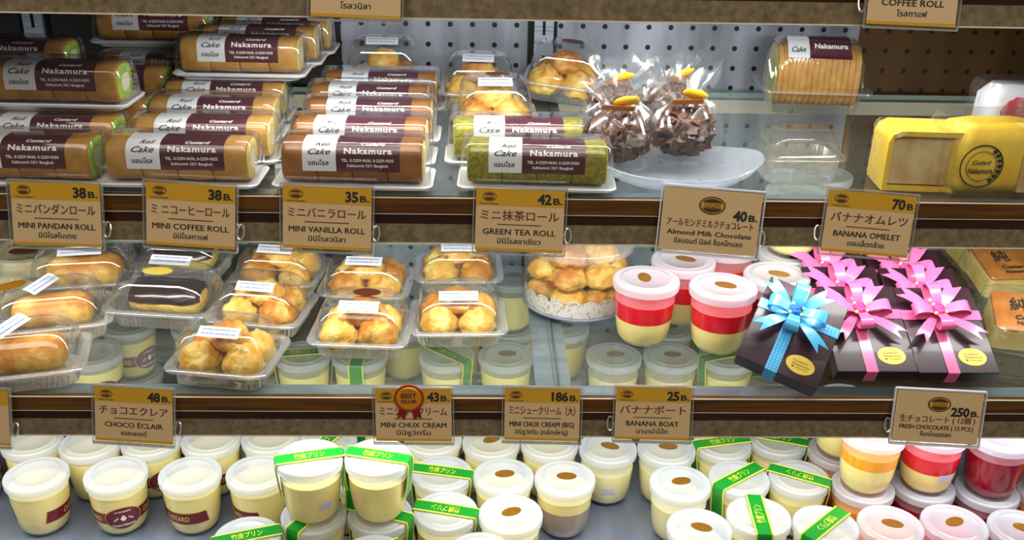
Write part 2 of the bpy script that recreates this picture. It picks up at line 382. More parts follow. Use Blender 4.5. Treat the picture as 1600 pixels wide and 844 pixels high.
# ------------------------------------------------------------------ price tags
def price_tag(px, py, jp, en, th, price, label, roll=0., big_logo=False, w=.083, h=.059, y=-.013, tilt=12, partial=None, badge=False, clip=1, bdot='B.'):
    x, z = at_y(px, py, y)
    e = empty('price_tag', (x, y, z), 0, label, 'price tag', 'price tags on the shelf rails'); e.rotation_euler = (radians(-tilt), radians(roll), radians(-3))
    g = G(); g.box(-w/2, w/2, 0, .0009, -h/2, h/2); ob('card', g, 'card', e, flat=True)
    fl = lambda dy: (lambda u, v: (u, -dy, v))
    if not big_logo:
        g = G(); g.box(-w/2, w/2, -.0003, 0, h*.5-h*.27, h*.5); g.box(-w/2, w/2, -.0003, 0, -h*.5, -h*.5+.0028); ob('header_band', g, 'gold', e, flat=True)
    lx, lz, lw = (-w*.35, h*.37, w*.08) if not big_logo else (0, h*.25, w*.135)
    g = G(); N = 28
    def disc(rx, rz, dy): 
        i = g.add([(lx+rx*cos(2*pi*k/N), -dy, lz+rz*sin(2*pi*k/N)) for k in range(N)]); j = g.add([(lx, -dy-.0001, lz)])[0]
        for k in range(N): g.face((i[k], i[(k+1) % N], j))
    disc(lw, lw*.68, .0004); g.m = 1
    disc(lw*.90, lw*.58, .0006); g.m = 0; disc(lw*.84, lw*.52, .0008); g.m = 1
    g.box(lx-lw*.8, lx+lw*.8, -.0013, -.0009, lz-lw*.20, lz+lw*.20); lo = ob('logo', g, ['logo', 'gold'], e, flat=True, recalc=False)
    g = G(); g.text('CUSTARD', lx, lz+lw*.08, lw*.17, fl(.0016), w=lw*1.3, bold=.02); g.text('NAKAMURA', lx, lz-lw*.11, lw*.15, fl(.0016), w=lw*1.3, bold=.02)
    if not big_logo: g.text('CUSTARD NAKAMURA', lx, lz-lw*.98, lw*.2, fl(.0006), w=lw*2.6, bold=.02)
    ob('lettering', g, 'logo', lo, flat=True, recalc=False)
    g = G()
    if price:
        pz = h*.355 if not big_logo else h*.12
        g.text(bdot, w*.475, pz-.0014, .0058, fl(.0006), w=.0088 if bdot == 'B.' else .006, bold=.03, align='R'); g.text(price, w*.475-(.0102 if bdot == 'B.' else .0075), pz, .0092, fl(.0006), bold=.04, align='R', space=.95)
    if en:
        for q in (-1, 0, 1): g.text(en, q*.00016, -h*.185 if not big_logo else -h*.20, .0054 if not big_logo else .0046, fl(.0006+.00002*q), w=min(w*.86, len(en)*.0049))
    if th:
        for q in (-1, 1): g.text(th, q*.00010, -h*.335, .0048, fl(.0006+.00002*q), w=min(w*.7, max(.026, len(th)*.0029)))
    ob('lettering', g, 'ink_black', e, flat=True, recalc=False)
    g = G()
    if jp:
        jz = h*.075 if not big_logo else -h*.045
        
        for q in (-1, 0, 1): g.text(jp, q*.00014, jz, .0072 if len(jp) < 13 else .0058, fl(.0006+.00002*q), w=w*.88 if len(jp) > 5 else w*.7)
        if not big_logo: g.box(-w*.25, w*.25, -.0006, -.0003, -h*.075, -h*.063)
        ob('lettering', g, 'ink_brown', e, flat=True, recalc=False)
    g = G(); b = .0022
    g.box(-w/2-b, w/2+b, -.0016, -.0010, -h/2-b*1.6, h/2+b); g.box(-w/2-b, w/2+b, .0012, .0020, -h/2-b*1.6, h/2+b)
    ob('holder', g, 'acrylic', e, flat=True)
    g = G(); g.box(-w/2-b, w/2+b, -.0019, .0022, h/2+b*.45, h/2+b*1.1); g.box(-w/2-b, w/2+b, -.0019, .0022, -h/2-b*1.7, -h/2-b*.9)
    for s in (-1, 1): g.box(s*(w/2+b)-.0004, s*(w/2+b)+.0004, -.0019, .0022, -h/2-b, h/2+b*.5)
    ob('holder_edge', g, 'white' if big_logo else M['plastic_edge'], e, flat=True)
    if clip:
        cx = clip*(w/2+.0045); g = G(); g.tube([(cx+.003*sin(a), .003+.002*cos(a), -h*.22+.007*cos(a)) for a in [2*pi*k/14 for k in range(15)]], .0009, 6, False)
        g.tube([(clip*w*.49, .0015, -h*.22), (cx-.002*clip, .003, -h*.22)], .0012, 6); ob('clip', g, M['plastic_edge'], e)
    if badge:
        bx, bz = -w*.05, h*.34; N = 40; g = G(); 
        i = g.add([(bx+(.0150+.0007*(k % 2))*cos(2*pi*k/N), -.0019, bz+(.0142+.0007*(k % 2))*sin(2*pi*k/N)) for k in range(N)]); j = g.add([(bx+.0150*cos(2*pi*k/N), -.0030, bz+.0142*sin(2*pi*k/N)) for k in range(N)])
        g.bridge(i, j); g.face(j); g.face(i[::-1]); g.m = 1
        g.v += []; a = g.add([(bx+.0128*cos(2*pi*k/N), -.0031, bz+.0120*sin(2*pi*k/N)) for k in range(N)]); c = g.add([(bx+.0118*cos(2*pi*k/N), -.0036, bz+.0110*sin(2*pi*k/N)) for k in range(N)])
        g.bridge(a, c); g.face(c); bd = ob('award_badge', g, ['badge', 'badge_gold'], e, flat=True)
        g = G(); g.text('BEST', bx, bz+.0030, .0046, fl(.0039), w=.016, bold=.04); g.text('SELLER', bx, bz-.0030, .0036, fl(.0039), w=.0165, bold=.04)
        for k in range(5): g.text('★', bx-.006+.003*k, bz+.0085-.0006*abs(k-2), .0016, fl(.0039))
        ob('lettering', g, 'ink_brown', bd, flat=True, recalc=False)
        g = G()
        for s in (-1, 1):
            i = g.add([(bx+s*.002, -.0017, bz-.011), (bx+s*.010, -.0017, bz-.009), (bx+s*.0125, -.0017, bz-.022), (bx+s*.0085, -.0017, bz-.0195), (bx+s*.005, -.0017, bz-.0235)])
            j = g.add([(p[0], -.0021, p[2]) for p in [g.v[q] for q in i]]); g.face(i); g.face(j[::-1]); g.bridge(i, j)
        ob('ribbon_tail', g, 'ribbon_red', e, flat=True)
    return e
M['plastic_edge'] = clear('acrylic_edge', (.9, .9, .88), .25, .7, .25, (1, .98, .92), rough=.1)
TH = dict(h=.059)
price_tag(556, -29, 'バニラロール', 'VANILLA ROLL', 'โรลวนิลา', '', 'tan price tag on the top rail cut off by the frame, Thai line only', 1, w=.077, h=.060, clip=0)
price_tag(1429, -16, 'コーヒーロール', 'COFFEE ROLL', 'โรลกาแฟ', '', 'tan price tag on the top rail reading COFFEE ROLL', 1, w=.077, h=.060, clip=-1)
price_tag(88, 335, 'ミニパンダンロール', 'MINI PANDAN ROLL', 'มินิโรลใบเตย', '38', 'tan price tag reading MINI PANDAN ROLL with a gold header, price 38', .5)
price_tag(298, 337, 'ミ ニコーヒーロール', 'MINI COFFEE ROLL', 'มินิโรลกาแฟ', '38', 'tan price tag reading MINI COFFEE ROLL, price 38', 2.2)
price_tag(511, 341, 'ミニバニラロール', 'MINI VANILLA ROLL', 'มินิโรลวนิลา', '35', 'tan price tag reading MINI VANILLA ROLL, price 35', 1)
price_tag(812, 345, 'ミニ抹茶ロール', 'GREEN TEA ROLL', 'มินิโรลชาเขียว', '42', 'tan price tag reading GREEN TEA ROLL, price 42', .8)
price_tag(1110, 346, 'アールモンドミルクチョコレート', 'Almond Milk Chocolate', 'อัลมอนด์ มิลค์ ช็อคโกแลต', '40', 'plain tan price tag reading Almond Milk Chocolate, price 40, tilted', 3.2, True, w=.093, h=.060)
price_tag(1357, 350, 'バナナオムレツ', 'BANANA OMELET', 'ออมเล็ตกล้วย', '70', 'tan price tag reading BANANA OMELET, price 70, in a tilted clear holder', 3.6, clip=-1, bdot='B')
price_tag(-50, 650, 'エクレア', 'ECLAIR', None, '', 'tan price tag on the lowest rail mostly outside the left edge', 2)
price_tag(209, 649, 'チョコエクレア', 'CHOCO ÉCLAIR', 'ชอคเลแคร์', '48', 'tan price tag reading CHOCO ÉCLAIR, price 48', 2.2, w=.079, h=.058)
price_tag(646, 649, 'ミニシュークリーム', 'MINI CHUX CREAM', 'มินิชูว์ครีม', '43', 'tan price tag with a round BEST SELLER badge, price 43', -1.6, w=.078, h=.056, badge=True, clip=0)
price_tag(847, 648, 'ミニシュークリーム（大）', 'MINI CHUX CREAM (BIG)', 'มินิชูว์ครีม (กล่องใหญ่)', '186', 'tan price tag reading MINI CHUX CREAM (BIG), price 186', -.6, w=.077, h=.056, clip=0)
price_tag(1020, 647, 'バナナボート', 'BANANA BOAT', 'บานาน่าโบ๊ท', '25', 'tan price tag reading BANANA BOAT, price 25', -.4, w=.077, h=.056, clip=-1)
price_tag(1465, 652, '生チョコレート ( 12個 )', 'FRESH CHOCOLATE ( 12 PCS.)', 'ช็อกโกแลตสด', '250', 'plain tan price tag reading FRESH CHOCOLATE, price 250', 1.4, True, w=.089, h=.056, clip=-1)

# ------------------------------------------------------------------ mini cake rolls in clear packs
HW, HH, ZC, NE = .0225, .0195, .0258, 3.1
def prof(a, off=0.):
    c, s = cos(a), sin(a); return (-(HW+off)*math.copysign(abs(c)**(2/NE), c), ZC+(HH+off)*math.copysign(abs(s)**(2/NE), s))
_arc = [(0., radians(-8))]; _p = prof(radians(-8))
for k in range(1, 221):
    a = radians(-8+140*k/220); q = prof(a); _arc.append((_arc[-1][0]+math.hypot(q[0]-_p[0], q[1]-_p[1]), a)); _p = q
ARC = _arc[-1][0]
def arc_pt(x, v, off):
    v = max(0, min(ARC, v)); lo = 0
    while lo < 219 and _arc[lo+1][0] < v: lo += 1
    s0, a0 = _arc[lo]; s1, a1 = _arc[lo+1]; y, z = prof(a0+(a1-a0)*(v-s0)/(s1-s0+1e-9), off); return (x, y, z)
def label_strip(g, x0, x1, off=.0006, n=26):
    i = g.add([arc_pt(x0, ARC*k/n, off) for k in range(n+1)]); j = g.add([arc_pt(x1, ARC*k/n, off) for k in range(n+1)])
    for k in range(n): g.face((i[k], j[k], j[k+1], i[k+1]))
def roll_pack(kind):
    def build():
        e = empty('cake_roll_pack')
        g = G(); g.loft([rr(.132, .048, .01, 0), rr(.138, .054, .01, .0045), rr(.150, .062, .009, .005), rr(.152, .064, .009, .0075), rr(.149, .061, .009, .0085), rr(.138, .053, .01, .0065), rr(.132, .048, .01, .0035)]); ob('tray', g, 'white', e)
        crust = {'pandan': 'crust_pandan', 'coffee': 'crust', 'vanilla': 'crust_vanilla', 'tea': 'crust_tea'}[kind]
        sponge = {'pandan': 'pandan', 'coffee': 'sponge', 'vanilla': 'sponge', 'tea': 'tea_sponge'}[kind]
        n = 40; A = [2*pi*k/n for k in range(n)]; rng = random.Random(kind); xs = []
        segs = 4; L = .066
        for s in range(segs):
            a, b = -L+2*L*s/segs, -L+2*L*(s+1)/segs
            xs += [(a+.0002, -.0022), (a+.0008, -.0006), (a+.003, rng.uniform(-.0003, .0004)), ((a+b)/2, rng.uniform(-.0004, .0006)), (b-.003, rng.uniform(-.0003, .0004)), (b-.0008, -.0006), (b-.0002, -.0022)]
        g = G(); g.loft([[(x, *prof(t, o)) for t in A] for x, o in xs], False, False); r = ob('cake_roll', g, crust, e, angle=60)
        g = G()
        for s in (-1, 1):
            def ring(k, dx): return [(s*(L-.0002+dx), prof(t)[0]*k, ZC+(prof(t)[1]-ZC)*k) for t in A]
            R = [g.add(ring(.90, 0)), g.add(ring(.82, .0008)), g.add(ring(.45, .0012)), g.add(ring(.40, .0009)), g.add(ring(.02, .0008))]
            g.m = 0; g.bridge(R[0], R[1]); g.bridge(R[1], R[2]); g.m = 1; g.bridge(R[2], R[3]); g.bridge(R[3], R[4])
        ob('sponge_end', g, [sponge, 'cream'], r, angle=60)
        g = G(); label_strip(g, -.0145, .045); lb = ob('label_band', g, 'maroon', e, recalc=False)
        T = lambda u, v: arc_pt(u, v, .0009)
        g = G(); g.text('Nakamura', .0155, 19.2e-3, .0052, T, w=.045, bold=.035, space=1.15); g.text('Custard', .020, 26.5e-3, .0036, T, w=.023, bold=.03, shear=.3)
        g.text('TEL. 0-2259-9630, 0-2259-9355', .0150, 10.6e-3, .0026, T, w=.049, bold=.02); g.text('Sukhumvit 33/1 Bangkok', .0150, 5.8e-3, .0026, T, w=.039, bold=.02)
        ob('lettering', g, 'ink_white', lb, flat=True, recalc=False)
        g = G(); label_strip(g, -.046, -.0145); lb = ob('label_panel', g, 'paper', e, recalc=False)
        g = G(); g.text('Cake', -.0300, 18.5e-3, .0056, T, w=.021, bold=.012, shear=.45); g.text('Roll', -.0265, 27e-3, .0050, T, w=.015, bold=.012, shear=.45); g.text('แยมโรล', -.0310, 8e-3, .0042, T, w=.019, bold=.02)
        ob('lettering', g, 'ink_black', lb, flat=True, recalc=False)
        g = G(); g.loft([rr(.146, .058, .009, .0082), rr(.1455, .0570, .009, .020), rr(.144, .0540, .010, .036), rr(.1425, .0500, .012, .0440), rr(.140, .043, .012, .0473), rr(.136, .034, .012, .0486), rr(.12, .012, .006, .0489)], False, True); ob('lid', g, 'plastic', e, angle=70)
        return e
    return inst('roll_'+kind, build)
LV = .0492
def rolls(kind, pxr, y, lev, label, rz=0., dz=0.):
    z = S1+.0003+lev*LV+dz; x = xat(pxr, y-.03, z+.008)-.075
    put(roll_pack(kind), (x, y, z), rz, label=label, cat='cake roll pack', group='mini cake roll packs on the upper shelf')
R_ = radians
rolls('pandan', 155, .033, 0, 'clear pack with brown pandan roll, green end, directly above the MINI PANDAN ROLL tag', R_(-1))
rolls('pandan', 191, .106, 0, 'pandan roll pack second from the front, under the topmost white tray at left', R_(-1))
rolls('pandan', 240, .185, 0, 'third pandan roll pack back, only its green right end showing', R_(0))
rolls('pandan', 268, .280, 0, 'fourth pandan roll pack back, dark label end and green end in shade', R_(-1), .012)
rolls('pandan', 345, .340, 0, 'rearmost lower pandan roll pack, white label half hidden beneath another pack tray', R_(0), .014)
rolls('pandan', 199, .130, 1, 'pandan roll pack stacked on the others, white tray lip, largest green end at far left', R_(-2))
rolls('pandan', 116, .235, 1, 'shadowed dark roll pack behind the stacked pandan pack at far left', R_(-1))
rolls('pandan', 333, .375, 1, 'upper rearmost pandan roll pack against the dark wall, under the top rail', R_(0), .014)
rolls('coffee', 402, .033, 0, 'brown coffee roll pack directly above the MINI COFFEE ROLL tag', R_(-1))
rolls('coffee', 432, .106, 0, 'coffee roll pack second from the front', R_(0))
rolls('coffee', 440, .185, 0, 'coffee roll pack third from the front', R_(-1))
rolls('coffee', 452, .262, 0, 'coffee roll pack fourth from the front, beneath a stacked pack', R_(0))
rolls('coffee', 477, .270, 1, 'stacked coffee roll pack with wide white tray lip, frontmost of the upper layer', R_(-1))
rolls('coffee', 502, .334, 1, 'stacked coffee roll pack in the middle of the upper layer', R_(0))
rolls('coffee', 522, .397, 1, 'stacked coffee roll pack at the back wall under the top rail', R_(0))
rolls('vanilla', 675, .033, 0, 'dark brown vanilla roll pack directly above the MINI VANILLA ROLL tag', R_(-1))
rolls('vanilla', 679, .106, 0, 'vanilla roll pack second from the front', R_(-1))
rolls('vanilla', 686, .185, 0, 'vanilla roll pack third from the front', R_(0))
rolls('vanilla', 680, .253, 0, 'vanilla roll pack fourth from the front', R_(-1))
rolls('vanilla', 692, .320, 0, 'vanilla roll pack fifth and last from the front, before a cream puff box', R_(0))
rolls('tea', 964, .033, 0, 'front green tea roll pack directly above the GREEN TEA ROLL tag', R_(-2))
rolls('tea', 926, .112, 0, 'rear green tea roll pack with yellow-green sponge, before the cream puff boxes', R_(0))

# ------------------------------------------------------------------ cream puffs, eclairs, clamshell boxes
def puff(k):
    def build():
        g = G(); rng = random.Random(k)
        g.blob((0, 0, .0175), (.0232, .0218, .0205), 28, .24, 2.8, k+1, .25)
        return ob('cream_puff', g, 'choux' if k % 3 else 'choux2', angle=180)
    return inst('puff%d' % k, build)
def bars(g, x0, y0, w, h, rows, fn, seed):
    rng = random.Random(seed)
    for r in range(rows):
        x = -w/2
        while x < w/2:
            l = rng.uniform(.0008, .0022); yy = h*((r+.5)/rows-.5)
            i = g.add([fn(x0+x, y0+yy-h*.15/rows), fn(x0+min(x+l, w/2), y0+yy-h*.15/rows), fn(x0+min(x+l, w/2), y0+yy+h*.15/rows), fn(x0+x, y0+yy+h*.15/rows)]); g.face(i); x += l+rng.uniform(.0004, .0012)
def clamshell(key, w, d, hb, hl, seal, date=True, ridges=False):
    """clear fluted tray, wide flange and domed lid; origin at the base"""
    def build():
        e = empty('clear_pastry_box')
        per = int((w+d)*2/.0052)
        g = G(); g.loft([rr(w-.012, d-.012, .014, .0), rr(w-.004, d-.004, .014, .0015)], True, False)
        g.loft([rr(w-.004, d-.004, .014, .0015, flute=.0018, per=per), rr(w+.001, d+.001, .014, hb, flute=.0018, per=per)], False, False)
        ob('base_tray', g, M['plastic_base'], e, angle=50)
        g = G(); g.loft([rr(w+.001, d+.001, .014, hb), rr(w+.017, d+.017, .016, hb-.0006), rr(w+.018, d+.018, .016, hb+.0010), rr(w+.016, d+.016, .016, hb+.0026), rr(w+.003, d+.003, .014, hb+.0022)], False, False); ob('flange', g, M['plastic_edge2'], e, angle=60)
        g = G(); n = 6; H = hb+.002
        g.loft([rr(w+.002, d+.002, .014, H, n), rr(w+.001, d+.001, .015, H+hl*.30, n), rr(w-.004, d-.004, .017, H+hl*.62, n), rr(w-.011, d-.012, .019, H+hl*.84, n), rr(w-.020, d-.022, .020, H+hl*.96, n), rr(w-.030, d-.032, .018, H+hl, n), rr(w-.05, d-.05, .010, H+hl*1.0, n)], False, True)
        if ridges:
            for s in (-1, 1):
                for k in range(7):
                    yy = (k/6-.5)*(d-.030); g.tube([(s*(w/2-.0005), yy, H+hl*.25), (s*(w/2-.003), yy, H+hl*.62), (s*(w/2-.009), yy, H+hl*.9), (s*(w/2-.016), yy, H+hl*1.0)], .0012, 6)
        ob('lid', g, 'plastic', e, angle=75)
        top = H+hl+.0004
        if date:
            g = G(); fx = lambda x, y: (x, y, top+.0002+max(0, -(y+d*.5-.026))*-.55)
            i = [g.add([fx(-.022+x*.044, -d/2+.0155+.0125*q) for x in (0, 1)]) for q in (0, .35, .7, 1)]
            for a, b in zip(i, i[1:]): g.face((a[0], a[1], b[1], b[0]))
            dl = ob('date_label', g, 'paper', e, recalc=False)
            if date == 2: dl.location = (-.004, d*.52, .0008)
            if date == 3: dl.rotation_euler = (0, 0, R_(62)); dl.location = (-.020, .012, .0060); dl.scale = (1, 1, .9)
            g = G(); bars(g, 0, -d/2+.0215, .036, .009, 2, lambda x, y: (x, y, fx(x, y)[2]+.0004), key); ob('lettering', g, 'ink_blue', dl, flat=True, recalc=False)
        if seal:
            g = G(); g.lathe([(.0125, 0), (.0125, .0003)], 28); o = ob('seal_sticker', g, 'oval' if seal == 1 else ('oval_dark' if seal == 2 else 'seal'), e); o.scale = (1.25, .75, 1); o.location = (.004, .012, top) if date != 2 else (-.004, -.010, top)
            if date == 3: o.location = (-.036, .004, top); o.rotation_euler = (0, 0, .5)
        return e
    return inst('clam_'+key, build)
M['plastic_base'] = clear('fluted_plastic', (.97, .97, .965), .16, .8, .12, rough=.12, power=2.0)
M['plastic_edge2'] = clear('plastic_flange', (.96, .96, .95), .16, .7, .14, rough=.12)
def filled_box(key, loc, rz, label, where, seal=0, n=5, rx=0, ry=0, scale=(1, 1, 1), w=.094, d=.080, big=1.0, seed=0, date=True):
    b = clamshell(key, w, d, .020, .036, seal, date); put(b, loc, rz, rx, ry, label, 'pastry box', 'clear boxes of cream puffs', scale)
    mw = Matrix.LocRotScale(Vector(loc), b.rotation_euler.to_quaternion(), Vector(scale)); rng = random.Random(seed)
    spots = [(-.0222, -.0175, .002), (.0222, -.0175, .002), (-.0222, .0185, .002), (.0222, .0185, .002), (.001, .002, .0235), (.0, .0, .03)][:n]
    if n == 4: spots = spots[:4]
    for k, (x, y, z) in enumerate(spots):
        p = puff((seed+k) % 5); pos = mw @ Vector((x+rng.uniform(-.002, .002), y+rng.uniform(-.002, .002), z))
        s = .97*big*rng.uniform(.93, 1.03); put(p, pos, rng.uniform(0, 6.28), label='golden choux cream puff inside the '+where, cat='cream puff', group='puffs in the '+where, scale=(s, s, s*(1.05 if z < .01 else .85)))
        p.rotation_euler = (Matrix.Rotation(rz, 3, 'Z') @ Matrix.Rotation(rx, 3, 'X') @ Matrix.Rotation(rng.uniform(0, 6.28), 3, 'Z')).to_euler() if rx else p.rotation_euler
    return b
def bx(px, py, z, d=.08): x, y = on(px, py, z); return (x, y+d/2, z+.0004)
filled_box('a', bx(346, 612, S2, .084), R_(-9), 'clear box of cream puffs at the shelf front, right of the CHOCO ÉCLAIR tag', 'clear box nearest the CHOCO ÉCLAIR tag', seed=1)
filled_box('a', bx(402, 532, S2, .084), R_(-9), 'clear box of cream puffs between the choco eclair and the front puff box', 'clear box right of the choco eclair', seed=2)
filled_box('a', bx(433, 466, S2), R_(-8), 'rear cream puff box below the MINI VANILLA ROLL tag, left one', 'rear clear box left below the MINI VANILLA ROLL tag', seed=3)
filled_box('b', bx(562, 564, S2), R_(-4), 'cream puff box with a brown oval sticker, above the BEST SELLER tag', 'clear box with brown oval sticker', seal=2, seed=4)
filled_box('a', bx(570, 486, S2), R_(-4), 'rear cream puff box behind the one with the brown oval sticker', 'rear clear box behind the brown oval sticker box', seed=5)
filled_box('a', bx(715, 546, S2), R_(2), 'front cream puff box left of the round drum of puffs', 'front clear box left of the round drum', seed=6)
filled_box('a', bx(716, 462, S2), R_(1), 'rear cream puff box below the GREEN TEA ROLL tag', 'rear clear box below the GREEN TEA ROLL tag', seed=7)
filled_box('b', (xat(772, .20, S1), .215, S1+.0004), R_(2), 'cream puff box with white date label behind the green tea rolls', 'box right behind the green tea rolls', seal=2, seed=8, scale=(.86, .9, 1.12))
filled_box('a', (xat(748, .32, S1), .335, S1+.0004), R_(-3), 'cream puff box at the back wall, behind another puff box', 'box against the back wall above the green tea rolls', seed=9, scale=(.86, .9, 1.12), n=5)
filled_box('a', (xat(600, .38, S1), .391, S1+.0004), R_(0), 'cream puff box at the back wall behind the vanilla rolls', 'box behind the vanilla rolls', seed=10, scale=(.92, .72, 1.25), n=5, big=.9)
filled_box('c', (xat(879, .37, S1), .372, S1+.004), R_(-10), 'leaning cream puff box with fluted tray in front of the wall upright', 'leaning box in front of the wall upright', seal=2, seed=11, scale=(.92, .8, 1.2), rx=R_(6), ry=R_(5), date=False)

def eclair(kind):
    def build():
        e = empty('eclair_pastry'); g = G(); n = 18; xs = [(-1, .02), (-.96, .5), (-.85, .85), (-.6, 1), (-.2, 1.03), (.2, 1), (.6, 1.02), (.85, .86), (.96, .5), (1, .02)]
        def rings(zlo, k, off, L=.038):
            out = []
            for t, r in xs:
                ring = []
                for i in range(n):
                    a = 2*pi*i/n; q = 1+.10*noise.noise(Vector((t*2.2, cos(a)*1.3, sin(a)*1.3+off)))
                    ring.append((t*L*k, cos(a)*(.0235*r*q)*k, .019+sin(a)*.0175*r*q*k))
                out.append(ring)
            return out
        g.loft(rings(0, 1, 0)); ob('choux_shell' if kind == 'choco' else 'sponge_shell', g, 'choux' if kind == 'choco' else 'choux2', e, angle=180)
        if kind == 'choco':
            g = G(); out = []
            for t, r in xs[1:-1]:
                ring = []
                for i in range(15):
                    a = radians(8+164*i/14)+.16*noise.noise(Vector((t*3, i, 3))); q = 1+.10*noise.noise(Vector((t*2.2, cos(a)*1.3, sin(a)*1.3)))
                    ring.append((t*.0385, cos(a)*(.0235*r*q+.0014), .019+sin(a)*(.0175*r*q+.0016)))
                out.append(ring)
            g.loft(out, False, False, False); ob('chocolate_glaze', g, 'choc', e, angle=180, recalc=False)
        return e
    return inst('ecl_'+kind, build)
def ecl_box(key, px, py, rz, kind, label, plabel, seal, s=(1, 1, 1), ridges=False, d=.072, w=.100):
    loc = bx(px, py, S2, d); b = clamshell(key, w, d, .020, .034, seal, {'e': 2, 'n': 3}.get(key, 1), ridges); put(b, loc, rz, label=label, cat='pastry box', group='clear eclair and banana boat boxes', scale=s)
    put(eclair(kind), (loc[0], loc[1], loc[2]+.004), rz, label=plabel, cat='pastry', scale=(1.04*s[0], 1.12, 1.12))
ecl_box('e', 254, 515, R_(-7), 'choco', 'clear box with a gold oval sticker, holding the front chocolate eclair', 'chocolate glazed eclair in the front clear box with gold sticker', 3, (1.12, 1.1, 1.1))
ecl_box('e2', 283, 443, R_(-6), 'choco', 'clear box holding the rear chocolate eclair, below the MINI COFFEE ROLL tag', 'chocolate glazed eclair in the rear box below the MINI COFFEE ROLL tag', 0)
ecl_box('n', 20, 615, R_(14), 'boat', 'ridged clear box of banana boat at the lower left shelf corner', 'golden banana boat sponge in the frontmost ridged box', 1, (1.1, 1.05, 1.05), True)
ecl_box('n', 70, 540, R_(16), 'boat', 'ridged clear box of banana boat, middle of the three at left', 'golden banana boat sponge in the middle ridged box', 1, (1.1, 1.05, 1.05), True)
ecl_box('n2', 122, 470, R_(10), 'boat', 'ridged clear box of banana boat, rearmost, below the MINI PANDAN ROLL tag', 'golden banana boat sponge in the rearmost ridged box', 0, (1.15, 1.05, 1.05), True)

def tub(key, seal):
    def build():
        e = empty('round_tub'); g = G(); g.lathe([(.030, 0), (.036, .002), (.043, .040)], 40, True, False); ob('tub_body', g, 'plastic', e, angle=60)
        g = G(); g.lathe([(.002, .003), (.035, .003), (.041, .036), (.030, .0385), (.001, .0388)], 36); ob('cream_filling', g, 'sponge_pale', e, angle=60)
        g = G(); g.lathe([(.0445, .038), (.0455, .040), (.0455, .045), (.043, .0465), (.041, .0445), (.001, .0445)], 40, False, True); ob('lid', g, 'plastic', e, angle=50)
        if seal:
            g = G(); g.lathe([(.0125, 0), (.0125, .0004)], 28); o = ob('seal_sticker', g, 'oval_dark', e); o.scale = (1.4, .8, 1); o.location = (.0, -.006, .0450); o.rotation_euler = (0, 0, .5)
        return e
    return inst('tub'+key, build)
M['sponge_pale'] = pm('pale_trifle', (226, 216, 176), .6, 0, (204, 190, 140), 60, 6, bump=.3, bscale=120)
for px, py, seal, lab in ((-12, 510, 0, 'round clear tub of pale trifle cut by the left edge, nearest one'), (40, 450, 1, 'round clear tub with brown oval sticker below the MINI PANDAN ROLL tag'), (-40, 436, 0, 'round clear tub at the back left corner, barely in view')):
    x, y = on(px, py, S2); put(tub(str(seal), seal), (x, y+.02, S2+.0004), 0, label=lab, cat='round tub', group='round clear tubs at the left')

# ------------------------------------------------------------------ drum of cream puffs on a lace doily
def drum():
    x, y = on(908, 506, S2); y += .066; z = S2+.0004
    e = empty('puff_drum', (x, y, z), 0, 'round clear drum of cream puffs wrapped in white lace paper', 'cake drum')
    g = G(); g.lathe([(.062, 0), (.067, .0015), (.068, .004), (.066, .0045), (.001, .0035)], 56); ob('base_plate', g, 'steel', e, angle=50)
    g = G(); g.lathe([(.0655, .005), (.0655, .082)], 56, False, False); ob('clear_wall', g, 'plastic', e)
    g = G(); g.lathe([(.0675, .076), (.068, .084), (.066, .086), (.001, .087)], 56, False, True); ob('lid', g, M['bowl_thin'], e, angle=50)
    g = G(); N = 240; nb = 20; lo = []; hi = []
    pts = lambda f: [((.0645)*cos(2*pi*k/N), .0645*sin(2*pi*k/N), f(k)) for k in range(N)]
    sc_ = lambda k: .022+.0055*abs(sin(pi*nb*k/N))**.7
    R = [g.add(pts(lambda k: .005)), g.add(pts(lambda k: .012)), g.add(pts(lambda k: .018)), g.add(pts(lambda k: sc_(k)))]
    for a, b in zip(R, R[1:]): g.bridge(a, b)
    # rim of little holes
    o = ob('lace_doily', g, M['lace'], e, recalc=True)
    g = G()
    for k in range(nb*5):
        a = 2*pi*(k+.5)/(nb*5); zz = .0205+.0045*abs(sin(pi*nb*(k+.5)/(nb*5)))**.7
        i = g.add([(.0650*cos(a+t*.011), .0650*sin(a+t*.011), zz+u*.0007) for t, u in ((-1, 0), (-.7, -.7), (0, -1), (.7, -.7), (1, 0), (.7, .7), (0, 1), (-.7, .7))]); g.face(i)
    ob('lace_holes', g, 'lace_hole', o, recalc=False, flat=True)
    rng = random.Random(3); k = 0
    for zz, rad, n in ((.005, .041, 6), (.005, 0, 1), (.030, .040, 6), (.034, 0, 1), (.050, .025, 3)):
        for q in range(n):
            a = 2*pi*q/n+zz*40; p = puff(k % 5); k += 1; s = .98
            put(p, (x+rad*cos(a), y+rad*sin(a), z+zz), rng.uniform(0, 6), label='golden cream puff piled inside the round lace-wrapped drum', cat='cream puff', group='puffs in the round drum', scale=(s, s, s*.8))
M['lace'] = pm('white_lace', (244, 242, 236), .7, 0, (206, 186, 150), 240, 2, lo=.52, hi=.66)
M['lace_hole'] = pm('lace_holes', (140, 104, 60), .8)
drum()

